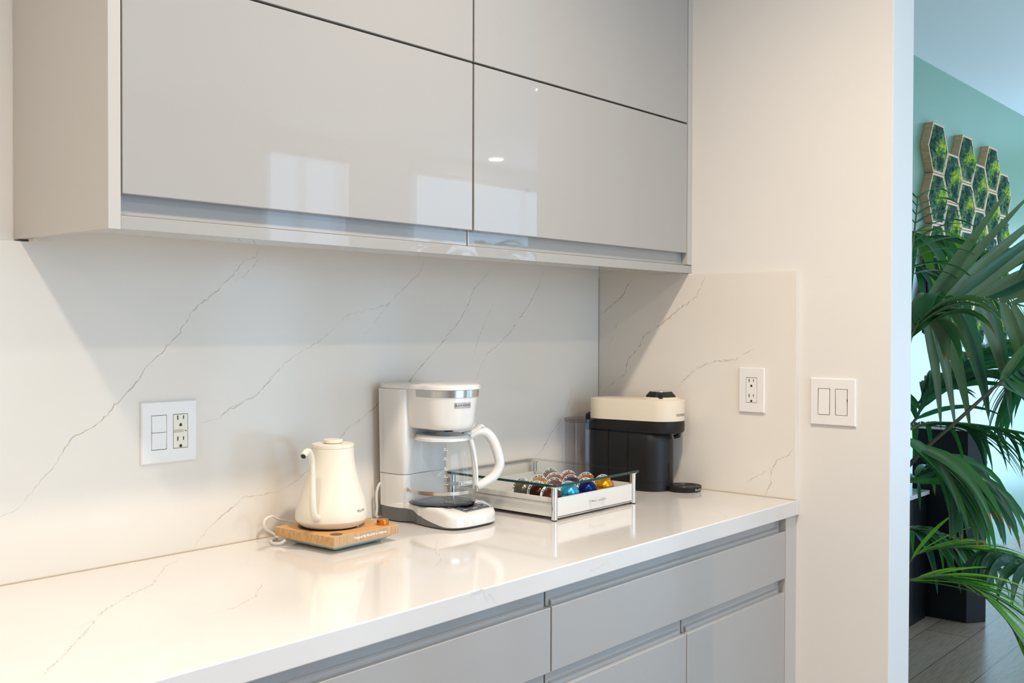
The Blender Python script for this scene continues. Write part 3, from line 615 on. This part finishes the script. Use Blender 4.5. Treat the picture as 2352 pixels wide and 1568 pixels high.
dx0, dx1 = TX0+.0085, TX1-.0085
dr = tr.part('drawer', MB().box(dx0, dx1, TY0-.003, TY0+.001, .0095, .0520).box(dx0, dx1, TY0+.001, TY1-.006, .0095, .0120).box(dx0, dx0+.002, TY0+.001, TY1-.006, .012, .047).box(dx1-.002, dx1, TY0+.001, TY1-.006, .012, .047), M['gloss_white'])
hx = (-.5126-.4542)/2
tr.part('drawer_handle', MB().tube(smooth_path([(hx-.026, TY0-.003, .031), (hx-.025, TY0-.013, .031), (hx-.012, TY0-.0165, .031), (hx+.012, TY0-.0165, .031), (hx+.025, TY0-.013, .031), (hx+.026, TY0-.003, .031)], 4), .0019, 10), M['chrome'], dr, label='small chrome bow handle')
# capsules: dome, printed ring and foil; each one its own thing
def capsule(x, y, c, dark, label, tilt=6, yaw=-15):
    dome = mat('capsule '+label.split()[0], c, .24, metal=.82)
    t = Thing('coffee_capsule', label, 'coffee capsule', (x, y, .0125), group='coffee capsules in the tray')
    cz = .0125+.0305*math.cos(math.radians(tilt))+.0006
    T = Matrix.Translation((x, y+.010, cz)) @ Matrix.Rotation(math.radians(yaw), 4, 'Z') @ Matrix.Rotation(math.radians(90-tilt), 4, 'X')
    dp = [(.0240, .0004), (.0240, .003), (.0234, .009), (.0216, .0155), (.0184, .0215), (.0142, .0260), (.0090, .0286), (.0033, .0295)]
    t.part('dome', MB().lathe(dp, n=40).xf(T), dome)
    rg = MB().lathe([(.0296, -.0008), (.0303, -.0004), (.0303, .0003), (.0296, .0005), (.0246, .0005)], n=48, cap=False)
    rg.add([(.0296*math.cos(2*PI*k/48), .0296*math.sin(2*PI*k/48), -.0008) for k in range(48)], [tuple(range(48))])
    n = 40
    rnd = random.Random(len(label)+int(abs(x)*1000))
    for k in range(n):
        if rnd.random() < .72:
            a0 = 2*PI*k/n; a1 = a0+2*PI/n*rnd.choice((.45, .6, .9)); q = [(r*math.cos(aa), r*math.sin(aa), .00065) for r, aa in ((.0254, a0), (.0288, a0), (.0288, a1), (.0254, a1))]; rg.add(q, [(0, 1, 2, 3)], 1)
    t.part('printed_ring', rg.xf(T), [M['gloss_white'], M['black']])
    return t
capsule(-.590, -.300, (104, 58, 48), 0, 'maroon brown coffee capsule behind the front chrome leg')
capsule(-.517, -.297, (66, 176, 216), 0, 'light blue coffee capsule in the front row of the tray')
capsule(-.444, -.296, (22, 42, 112), 0, 'navy blue coffee capsule in the front row of the tray')
capsule(-.371, -.295, (226, 158, 32), 0, 'bright gold coffee capsule at the right end of the front row')
capsule(-.565, -.240, (66, 38, 26), 0, 'very dark brown coffee capsule between the grey and maroon ones')
capsule(-.494, -.236, (142, 66, 66), 0, 'reddish coffee capsule under the glass corner')
capsule(-.424, -.234, (84, 46, 76), 0, 'dark purple coffee capsule behind the light blue one')
capsule(-.3655, -.238, (224, 140, 62), 0, 'orange coffee capsule behind the navy one')
capsule(-.552, -.180, (116, 108, 98), 0, 'grey coffee capsule at the left of the tray')
capsule(-.484, -.178, (232, 164, 72), 0, 'amber coffee capsule second from the left under the glass')
capsule(-.421, -.178, (186, 122, 82), 0, 'bronze coffee capsule in the back row under the glass')
capsule(-.3655, -.180, (196, 110, 70), 0, 'copper coffee capsule tallest in the back row')
capsule(-.3655, -.122, (160, 110, 90), 0, 'brown coffee capsule furthest back beside the black machine')

# ------------------------------------------------------------------ capsule coffee machine in the corner
Fc = Vector((-.0755, -.266, 0)); Bc = Vector((-.108, -.118, 0))
es = Thing('capsule_coffee_machine', 'black capsule coffee machine with cream top in the corner', 'coffee machine', (-.09, -.19, 0))
def stad(z, rf, rb, F=Fc, B=Bc, n=22, ex=0, bx_=0):
    d = (F-B).normalized(); F2 = F+d*ex; B2 = B-d*bx_; s = Vector((-d.y, d.x, 0)); L = (F2-B2).length; th = math.asin((rf-rb)/L); out = []
    a0 = PI/2-th
    for k in range(n+1): a = -a0+2*a0*k/n; v = d*math.cos(a)+s*math.sin(a); out.append((F2.x+v.x*rf, F2.y+v.y*rf, z))
    for k in range(n+1): a = a0+(2*PI-2*a0)*k/n; v = d*math.cos(a)+s*math.sin(a); out.append((B2.x+v.x*rb, B2.y+v.y*rb, z))
    return out
dF = (Fc-Bc).normalized(); sF = Vector((-dF.y, dF.x, 0))
hd = es.part('cream_head', MB().loft([stad(.1905, .0645, .0535), stad(.1912, .0655, .0545), stad(.2445, .0655, .0545), stad(.2465, .0648, .0538), stad(.2475, .0630, .052)]), M['cream_plastic'], label='cream coloured head cover')
es.part('head_dome', MB().lathe([(.056, .2472), (.050, .2500), (.046, .2530), (.044, .2545)], (Fc.x, Fc.y, 0), 48), M['cream_plastic'], hd)
es.part('lock_knob', MB().loft([[(Fc.x+r*math.cos(2*PI*k/8+.2), Fc.y+r*math.sin(2*PI*k/8+.2), z) for k in range(8)] for r, z in ((.0425, .2540), (.0440, .2560), (.0325, .2685), (.0300, .2690))]), M['black'], hd, label='black faceted locking knob')
es.part('knob_cap', MB().lathe([(.0285, .2688), (.0280, .2698), (.01, .2700)], (Fc.x, Fc.y, 0), 32), M['silver'], hd)
cd_ = Vector((CAM.x-Fc.x, CAM.y-Fc.y, 0)).normalized()
es.part('lock_lever', MB().box(-.0055, .0055, .030, .0480, .2435, .2665).xf(Matrix.Translation((Fc.x, Fc.y, 0)) @ Matrix.Rotation(math.atan2(cd_.y, cd_.x)-PI/2, 4, 'Z')), M['black'], hd, bevel=.001)
es.part('brew_ring', MB().loft([stad(.1560, .0560, .044, ex=-.001), stad(.1590, .0625, .050), stad(.1640, .0650, .054), stad(.1890, .0655, .0545), stad(.1903, .0640, .053)]), M['black'])
Cc = Fc+Vector((-.010, .020, 0)); Cb = Bc+Vector((0, .006, 0))
es.part('column', MB().loft([stad(.0005, .0560, .050, Cc, Cb), stad(.0020, .0575, .0515, Cc, Cb), stad(.0240, .0575, .0515, Cc, Cb), stad(.0246, .0568, .0508, Cc, Cb), stad(.0252, .0575, .0515, Cc, Cb), stad(.100, .0570, .0512, Cc, Cb), stad(.135, .0560, .0505, Cc, Cb), stad(.150, .0520, .050, Cc, Cb), stad(.158, .0480, .050, Cc, Cb)]), M['black'], angle=40)
for tt in (.18, .62):
    p_ = Cb.lerp(Cc, tt)-sF*-.0
    for sg in (-1,):
        q_ = p_+sF*sg*(.0515+.006*tt); es.part('panel_seam', MB().box(-.0006, .0006, -.0007, .0008, .026, .186).xf(Matrix.Translation(q_) @ Matrix.Rotation(math.atan2(sF.y, sF.x)+PI/2, 4, 'Z')), M['black_gloss'])
es.part('coffee_outlet', MB().tube([Fc+dF*.052+Vector((0, 0, .157)), Fc+dF*.053+Vector((0, 0, .150)), Fc+dF*.040+Vector((0, 0, .146))], .006, 12), M['black_gloss'])
a_l = math.atan2(cd_.y, cd_.x)+math.radians(60)
es.part('lettering', text_cyl('NESPRESSO', .0098, (Fc.x, Fc.y), .0657, a_l, .2075, .0002, squash=.95), M['ink_grey'])
es.part('tray_slot', MB().box(-.0018, .0018, -.0010, .0010, .03, .075).xf(Matrix.Translation(Cc+Vector((math.cos(a_l-.12), math.sin(a_l-.12), 0))*.0574) @ Matrix.Rotation(a_l-.12+PI/2, 4, 'Z')), M['black_gloss'])
bb = Bc-dF*.052; es.part('hinge_cover', MB().lathe([(.020, .155), (.022, .170), (.020, .199), (.012, .204)], (bb.x, bb.y, 0), 24), M['black'])
TK = Vector((-.1665, -.0615, 0))
tn = es.part('water_tank', MB().lathe([(.0430, .0040), (.0452, .0060), (.0455, .1820)], (TK.x, TK.y, 0), 64, cap=False), M['tank_glass'], label='clear water tank')
es.part('tank_lid', MB().lathe([(.0440, .1790), (.0478, .1826), (.0482, .1890), (.0475, .1900), (.004, .1903)], (TK.x, TK.y, 0), 56, cap=False), M['tank_lid'], tn)
es.part('tank_floor', MB().lathe([(.0445, .0030), (.0445, .0060), (.003, .0062)], (TK.x, TK.y, 0), 40), M['black'], tn)
# drip tray standing in front of the machine
DT = (-.0535, -.3265)
d_ = Thing('drip_tray', 'small round black drip tray in front of the capsule machine', 'drip tray', (DT[0], DT[1], 0))
d_.part('dish', MB().lathe([(.0440, .0), (.0465, .0012), (.0485, .0110), (.0485, .0140), (.0470, .0145), (.0462, .0128), (.004, .0126)], (DT[0], DT[1], 0), 64), M['black'])
gr = MB()
for r in (.010, .018, .026, .034, .0415): gr.lathe([(r, .0128), (r+.0008, .0138), (r+.0024, .0138), (r+.0032, .0128)], (DT[0], DT[1], 0), 48, cap=False)
d_.part('drain_grille', gr, mat('dark grille plastic', (52, 48, 44), .35))
a_d = math.atan2(CAM.y-DT[1], CAM.x-DT[0])+math.radians(55)
d_.part('lettering', text_cyl('Breville', .0085, DT, .0487, a_d, .0070, .0002), mat('light grey print', (170, 168, 165), .5))
pc = smooth_path([(-.150, -.060, .10), (-.185, -.020, .12), (-.175, -.010, .10), (-.155, -.012, .085), (-.130, -.012, .10)], 6)

# ------------------------------------------------------------------ moss panels on the green wall
mossm = mat('preserved moss', (44, 92, 52), .95)
def moss_mat():
    nt = mossm.node_tree; b = nt.nodes['Principled BSDF']; tc = nt.nodes.new('ShaderNodeTexCoord')
    n = nt.nodes.new('ShaderNodeTexVoronoi'); n.inputs['Scale'].default_value = 11; n2 = nt.nodes.new('ShaderNodeTexNoise'); n2.inputs['Scale'].default_value = 13; n2.inputs['Detail'].default_value = 3
    r = nt.nodes.new('ShaderNodeValToRGB'); e = r.color_ramp; e.interpolation = 'LINEAR'
    e.elements[0].position = .40; e.elements[0].color = (*lin((18, 68, 52)), 1); e.elements[1].position = .64; e.elements[1].color = (*lin((172, 184, 30)), 1)
    for p, c in ((.445, (60, 96, 66)), (.475, (44, 84, 40)), (.52, (116, 138, 88)), (.57, (66, 150, 40))): x = e.elements.new(p); x.color = (*lin(c), 1)
    nt.links.new(tc.outputs['Object'], n2.inputs['Vector']); nt.links.new(n2.outputs['Fac'], r.inputs[0])
    mul = nt.nodes.new('ShaderNodeMix'); mul.data_type = 'RGBA'; mul.blend_type = 'MULTIPLY'; mul.inputs[0].default_value = .55
    n3 = nt.nodes.new('ShaderNodeTexNoise'); n3.inputs['Scale'].default_value = 90; r3 = nt.nodes.new('ShaderNodeValToRGB'); r3.color_ramp.elements[0].position = .35; r3.color_ramp.elements[1].position = .6
    nt.links.new(tc.outputs['Object'], n3.inputs['Vector']); nt.links.new(n3.outputs['Fac'], r3.inputs[0]); nt.links.new(r.outputs[0], mul.inputs[6]); nt.links.new(r3.outputs[0], mul.inputs[7]); nt.links.new(mul.outputs[2], b.inputs['Base Color'])
moss_mat()
from mathutils import noise as MN
HXW, HXH = .1565, .1315; WY = YG-.042
def hexr(s, y, cx, cz, dz=0): return [(cx+s*HXW*q[0], y, cz+s*HXH*q[1]) for q in ((-1, 0), (-.5, 1), (.5, 1), (1, 0), (.5, -1), (-.5, -1))]
cols = [3.082+.2348*i for i in range(6)]
row_w = ['top', 'second', 'third', 'fourth']; col_w = ['first', 'second', 'third', 'fourth', 'fifth', 'sixth']
for ci, cx in enumerate(cols):
    for ri in range(4):
        cz = (1.384 if ci % 2 == 0 else 1.2525)-.263*ri
        t = Thing('moss_panel', '%s hexagonal moss panel down the %s column from the left on the green wall' % (row_w[ri], col_w[ci]), 'wall art', (cx, YG, cz), group='hexagonal moss panels')
        t.part('frame', MB().loft([hexr(.985, YG-.0005, cx, cz), hexr(.985, WY, cx, cz), hexr(.905, WY, cx, cz), hexr(.905, YG-.010, cx, cz)], cap=False), M['frame_wood'], angle=15, label='pale wooden frame')
        m = MB(); N_ = 26; rings = []; rnd = (ci*7+ri*3)*1.7
        for k in range(0, N_+1):
            s_ = .90*k/N_; ring = []
            base6 = hexr(s_, 0, cx, cz)
            for e_ in range(6):
                p0 = base6[e_]; p1 = base6[(e_+1) % 6]
                for j in range(14):
                    f = j/14; x = p0[0]+(p1[0]-p0[0])*f; z = p0[2]+(p1[2]-p0[2])*f
                    hgt = MN.noise(Vector((x*22, z*22, rnd)))*.012+MN.noise(Vector((x*70, z*70, rnd)))*.009+MN.noise(Vector((x*160, z*160, rnd)))*.004
                    ring.append((x, WY+.004-(hgt+.006)*min(1, (N_-k)/3+.2), z))
            rings.append(ring)
        m.loft(rings, cap=False); t.part('moss', m, mossm, angle=180)

# ------------------------------------------------------------------ black pedestal cabinet, low cabinet, fringed hanging
pd = Thing('pedestal_cabinet', 'tall black pedestal cabinet with pale top behind the palm leaves', 'cabinet', (2.58, -.17, FLOOR))
poly = [(2.470, -.045), (2.475, -.295), (2.557, -.356), (2.70, -.270), (2.70, -.045)]
pd.part('body', MB().prism([(x, y) for x, y in poly], FLOOR+.0005, -.030), mat('black painted panel', (9, 11, 18), .4), bevel=.002)
pd.part('top_slab', MB().prism([(2.465, -.040), (2.470, -.298), (2.556, -.362), (2.705, -.273), (2.705, -.040)], -.0295, -.012), M['white'], bevel=.003, label='white top slab')
lc = Thing('low_cabinet', 'low black cabinet with white top at the left edge of the doorway', 'cabinet', (2.23, -.02, FLOOR))
lc.part('body', MB().box(2.02, 2.45, -.12, .08, FLOOR+.0005, -.335), mat('black painted panel', (9, 10, 16), .4), bevel=.002)
lc.part('top_slab', MB().box(2.01, 2.46, -.13, .085, -.3345, -.315), M['white'], bevel=.002)
fh = Thing('fringed_hanging', 'dark fringed wall hanging behind the palm leaves', 'wall hanging', (2.98, YG, .70))
fh.part('hanging_rod', MB().tube([(2.70, YG-.09, .80), (3.00, YG-.09, .80)], .008, 10), M['darkwood'])
cl_ = MB()
rf = random.Random(5)
for i in range(90):
    x = 2.71+.28*i/89; L = .26+.10*math.sin(i*.07+1)+rf.random()*.03; y = YG-.09-rf.random()*.018
    cl_.tube([(x, y, .80), (x+rf.uniform(-.004, .004), y-.004, .80-L*.5), (x+rf.uniform(-.008, .008), y, .80-L)], .0028, 5)
f_ = fh.part('fringe', cl_, mat('dark indigo yarn', (38, 34, 58), .9)); f_['kind'] = 'stuff'

# ------------------------------------------------------------------ palms
leafm = {}
for nm, c, r_ in (('dark', (44, 82, 66), .28), ('mid', (50, 100, 54), .32), ('olive', (84, 102, 78), .34), ('bright', (118, 172, 56), .4), ('dry', (128, 92, 58), .6)):  # 'bright' has the lime of backlit leaves put into its colour
    m = noise_mix(mat('palm leaf '+nm, c, r_, spec=.6), tuple(min(255, int(v*1.25)) for v in c), 4, .35, .7, (1, 1, 1))
    nt = m.node_tree; b = nt.nodes['Principled BSDF']; b.inputs['Subsurface Weight'].default_value = 0
    tl = nt.nodes.new('ShaderNodeBsdfTranslucent'); tl.inputs[0].default_value = (*lin((min(255, c[0]+10), min(255, c[1]+50), c[2])), 1); ad = nt.nodes.new('ShaderNodeMixShader'); ad.inputs[0].default_value = .28
    out = nt.nodes['Material Output']; nt.links.new(b.outputs[0], ad.inputs[1]); nt.links.new(tl.outputs[0], ad.inputs[2]); nt.links.new(ad.outputs[0], out.inputs[0]); leafm[nm] = m
leafm['stem'] = mat('palm stem', (92, 106, 60), .5); leafm['stemdark'] = mat('dark palm stem', (62, 58, 44), .5)
UPV = Vector((0, 0, 1))
def leaflet(mb, p, d, L, w, droop, mi, fold=.35, n=9, tw=0, upv=UPV, tipmi=None):
    """one blade: a creased strip that bends under its own weight"""
    d = d.normalized(); pts = [p.copy()]; ds = [d.copy()]; q = p.copy()
    for i in range(n):
        d = (d+Vector((0, 0, -1))*droop*(.35+1.3*i/n)/n).normalized(); q = q+d*(L/n); pts.append(q.copy()); ds.append(d.copy())
    o = len(mb.v); vs = []
    for i, (q, t) in enumerate(zip(pts, ds)):
        f = i/n; ww = w*(min(1, .35+f*5))*(1-max(0, f-.35)/.65)**.75+.0006
        s = t.cross(upv)
        if s.length < 1e-3: s = t.cross(Vector((1, 0, 0)))
        s.normalize(); nn = s.cross(t)
        if tw: s, nn = s*math.cos(tw*f)+nn*math.sin(tw*f), nn*math.cos(tw*f)-s*math.sin(tw*f)
        vs += [q+s*ww*.5+nn*ww*fold*.3, q-nn*ww*fold*.25, q-s*ww*.5+nn*ww*fold*.3]
    for i in range(n):
        a = o+3*i; k = tipmi if (tipmi is not None and i >= n-1) else mi
        mb.f += [(a, a+1, a+4, a+3), (a+1, a+2, a+5, a+4)]; mb.m += [k, k]
    mb.v += [tuple(v) for v in vs]
def frond(plant, ctrl, n, L, w, ang=50, droop=1.2, side=None, mats=('mid', 'dark'), start=.12, seed=0, both=True, stem='stem', sr=.006, tips=False, lmin=.45, droop2=None, upl=1.0, face=None, ang2=None):
    rnd = random.Random(seed); P = smooth_path(ctrl, 10); mb = MB(); N = len(P)
    mb.tube(P, [sr*(1-.75*i/N)+.0008 for i in range(N)], 7, mi=len(mats))
    for i in range(n):
        f = start+(1-start)*(i+.5)/n; k = f*(N-1); a = P[min(int(k), N-2)].lerp(P[min(int(k)+1, N-1)], k-int(k)); t = (P[min(int(k)+1, N-1)]-P[max(int(k)-1, 0)]).normalized()
        sdv = side if side is not None else t.cross(UPV).normalized()
        ll = L*(lmin+(1-lmin)*math.sin(PI*min(1, .12+f*.85)))*rnd.uniform(.88, 1.1)
        for sg in ((1, -1) if both else (1,)):
            an = math.radians((ang if sg > 0 or ang2 is None else ang2)*(1-.45*f)+rnd.uniform(-6, 6)); d = t*math.cos(an)+sdv*sg*math.sin(an)+UPV*rnd.uniform(-.06, .10)
            dr = droop if sg > 0 else (droop2 if droop2 is not None else droop)
            leaflet(mb, a+sdv*sg*.002, d, ll*(upl if sg > 0 else 1), w*rnd.uniform(.8, 1.15), dr*rnd.uniform(.8, 1.2), rnd.randrange(len(mats)), upv=(UPV if face is None else (Vector(face)+Vector((rnd.uniform(-.3, .3), rnd.uniform(-.3, .3), rnd.uniform(-.1, .4)))).normalized()), tw=rnd.uniform(-.5, .5)*(1 if face is None else .5), tipmi=len(mats)+1 if (tips and rnd.random() < .35) else None)
    plant.part('frond', mb, [leafm[m] for m in mats]+[leafm[stem], leafm['dry']], angle=70)
def Q(*pts): return [Vector(p) if len(p) == 4 and p[3] == 0 else on_x(*p) for p in pts]
def pot(t, x, y, r, h, m):
    t.part('pot', MB().lathe([(r*.78, FLOOR+.0005), (r*.80, FLOOR+.01), (r, FLOOR+h), (r*.93, FLOOR+h), (r*.88, FLOOR+h-.04), (.01, FLOOR+h-.04)], (x, y, 0), 40), m)
    t.part('soil', MB().lathe([(r*.9, FLOOR+h-.035), (.01, FLOOR+h-.030)], (x, y, 0), 32), mat('potting soil', (50, 38, 28), .95))
def stems(t, x, y, n, h):
    m = MB(); r_ = random.Random(n)
    for i in range(n):
        a = 2*PI*i/n; m.tube(smooth_path([(x+.04*math.cos(a), y+.04*math.sin(a), FLOOR+h-.04), (x+.05*math.cos(a), y+.05*math.sin(a), FLOOR+h+.3), (x+.07*math.cos(a), y+.07*math.sin(a), FLOOR+h+.55)], 4), .012, 8)
    t.part('stems', m, leafm['stem'])
pa = Thing('potted_palm', 'large green palm arching in from behind the white wall end', 'palm', (.72, -.30, FLOOR), group='potted palms')
pot(pa, .72, -.30, .17, .32, M['black']); stems(pa, .72, -.30, 5, .32)
C0 = (.74, -.36, .10); SV = Vector((.10, -.18, .97)).normalized(); FC = (-.85, -.35, .25)
frond(pa, [Vector(C0)]+Q((2075, 745, .92), (2105, 724, 1.0), (2150, 698, 1.06), (2250, 685, 1.16), (2352, 703, 1.28), (2450, 750, 1.40)), 13, .43, .043, upl=1.2, ang=46, ang2=84, droop=.12, droop2=1.1, side=SV, mats=('olive', 'olive', 'olive', 'dark'), start=.40, seed=11, lmin=.85, face=FC)
frond(pa, [Vector((.73, -.34, -.35))]+Q((2050, 1110, .88), (2115, 1040, .95), (2200, 965, 1.02), (2280, 893, 1.1), (2340, 845, 1.18), (2420, 800, 1.28)), 10, .34, .034, ang=55, droop=1.2, side=SV, mats=('dark', 'mid'), start=.70, seed=12, face=FC, stem='stemdark', sr=.0085)
frond(pa, [Vector((.74, -.34, -.05))]+Q((2060, 1000, 1.0), (2120, 975, 1.1), (2190, 971, 1.18), (2265, 978, 1.27), (2345, 992, 1.36)), 18, .36, .022, ang=46, droop=1.9, mats=('dark', 'dark', 'mid'), start=.3, seed=13, tips=True)
frond(pa, [Vector((.72, -.34, -.15))]+Q((2050, 1010, .72), (2095, 1022, .78), (2140, 1040, .83), (2185, 1085, .88), (2205, 1140, .92)), 14, .34, .032, ang=38, droop=1.9, mats=('mid', 'mid', 'dark'), start=.3, seed=14, face=FC, tips=True)
frond(pa, [Vector((.72, -.34, .2))]+Q((2060, 690, .8), (2082, 620, .86), (2096, 560, .9), (2104, 500, .94), (2108, 450, .98)), 10, .34, .018, ang=88, droop=.9, side=Vector((.90, -.42, .05)).normalized(), mats=('dark', 'mid'), start=.3, seed=15, sr=.005)
frond(pa, [Vector((.74, -.36, -.45))]+Q((2040, 1340, .9), (2095, 1332, .95), (2160, 1322, 1.0), (2235, 1348, 1.05), (2305, 1415, 1.10), (2350, 1480, 1.14)), 24, .36, .017, ang=32, droop=.75, mats=('bright', 'bright', 'mid'), start=.25, seed=16, sr=.005, lmin=.7)
frond(pa, [Vector((.80, -.34, -.40))]+Q((2060, 1225, 1.30), (2115, 1218, 1.36), (2190, 1235, 1.44), (2262, 1275, 1.52)), 15, .30, .030, ang=52, droop=2.3, mats=('dark', 'mid'), start=.3, seed=17)
frond(pa, [Vector((.80, -.30, .2))]+Q((2070, 560, 1.6), (2110, 545, 1.7), (2170, 548, 1.8), (2250, 575, 1.9)), 14, .42, .040, ang=60, droop=2.3, mats=('mid', 'bright', 'mid'), start=.3, seed=18)
frond(pa, [Vector((.80, -.30, .0))]+Q((2075, 950, 1.4), (2130, 905, 1.5), (2190, 855, 1.6), (2240, 815, 1.7), (2290, 790, 1.8)), 16, .36, .024, ang=58, droop=1.1, mats=('dark', 'mid', 'dark'), start=.3, seed=19, face=FC, stem='stemdark')
frond(pa, [Vector((.74, -.36, -.1))]+Q((2060, 850, .70), (2095, 770, .76), (2125, 725, .8), (2150, 735, .84)), 8, .30, .060, ang=30, droop=2.2, mats=('olive', 'olive', 'mid'), start=.45, seed=20, tips=True)
frond(pa, [Vector((.80, -.30, -.2))]+Q((2080, 1110, 1.2), (2130, 1080, 1.25), (2190, 1080, 1.3), (2230, 1110, 1.34)), 15, .40, .036, ang=48, droop=2.1, mats=('dark', 'mid', 'dark'), start=.25, seed=21, face=FC, tips=True)
frond(pa, [Vector((.74, -.34, -.3))]+Q((2060, 1300, 1.1), (2110, 1270, 1.15), (2190, 1255, 1.2), (2280, 1265, 1.26), (2340, 1290, 1.3)), 13, .30, .014, ang=28, droop=.7, mats=('bright', 'mid'), start=.3, seed=22, sr=.004)
frond(pa, [Vector((.80, -.30, -.1))]+Q((2080, 985, 1.3), (2120, 925, 1.36), (2160, 880, 1.42), (2200, 860, 1.48)), 13, .32, .022, ang=62, droop=1.0, mats=('dark', 'dark', 'mid'), start=.3, seed=23, face=FC)
frond(pa, [Vector((.78, -.32, .1))]+Q((2070, 640, 1.35), (2120, 620, 1.42), (2200, 630, 1.50), (2290, 665, 1.58)), 14, .30, .022, ang=60, droop=1.5, mats=('mid', 'dark'), start=.3, seed=24)
pb = Thing('potted_palm', 'second green palm reaching in at the right edge of the photo', 'palm', (1.62, -1.22, FLOOR), group='potted palms')
pot(pb, 1.62, -1.22, .17, .32, M['white']); stems(pb, 1.62, -1.22, 5, .32)
frond(pb, [Vector((1.60, -1.18, -.10))]+Q((2500, 1420, 1.40), (2420, 1335, 1.34), (2352, 1292, 1.28), (2300, 1273, 1.24), (2258, 1280, 1.20)), 14, .235, .030, ang=50, droop=3.4, mats=('dark', 'dark', 'mid'), start=.35, seed=31, face=FC)
frond(pb, [Vector((1.60, -1.18, .1))]+Q((2520, 650, 1.5), (2440, 590, 1.45), (2370, 580, 1.42), (2300, 600, 1.4)), 11, .30, .034, ang=55, droop=1.1, mats=('dark', 'olive'), start=.35, seed=32)
frond(pb, [Vector((1.60, -1.18, .0))]+Q((2500, 860, 1.6), (2430, 830, 1.55), (2370, 850, 1.5), (2330, 900, 1.48)), 10, .34, .034, ang=42, droop=1.9, mats=('dark', 'dark', 'mid'), start=.35, seed=33)
for k_ in range(4):
    a_ = -PI/2+.9*k_-.6; e_ = Vector((math.cos(a_), math.sin(a_), 0))
    b_ = Vector((1.62, -1.22, -.1)); frond(pb, [b_, b_+e_*.15+UPV*.45, b_+e_*.45+UPV*.75, b_+e_*.85+UPV*.70, b_+e_*1.1+UPV*.45], 16, .36, .034, ang=52, droop=1.3, mats=('mid', 'dark'), start=.35, seed=40+k_)

pcx = Thing('potted_palm', 'palm by the far window seen only as a faint reflection in the glossy cabinet doors', 'palm', (2.95, -4.05, FLOOR), group='potted palms')
pot(pcx, 2.95, -4.05, .18, .34, M['black']); stems(pcx, 2.95, -4.05, 5, .34)
for k_ in range(7):
    a_ = 2*PI*k_/7; e_ = Vector((math.cos(a_), math.sin(a_), 0)); b_ = Vector((2.95, -4.05, .0)); q_ = .42
    frond(pcx, [b_, b_+e_*.12+UPV*.45, b_+e_*q_*.8+UPV*.9, b_+e_*q_*1.25+UPV*1.0, b_+e_*q_*1.55+UPV*.82], 14, .32, .05, ang=48, droop=1.2, mats=('mid', 'dark'), start=.35, seed=60+k_)
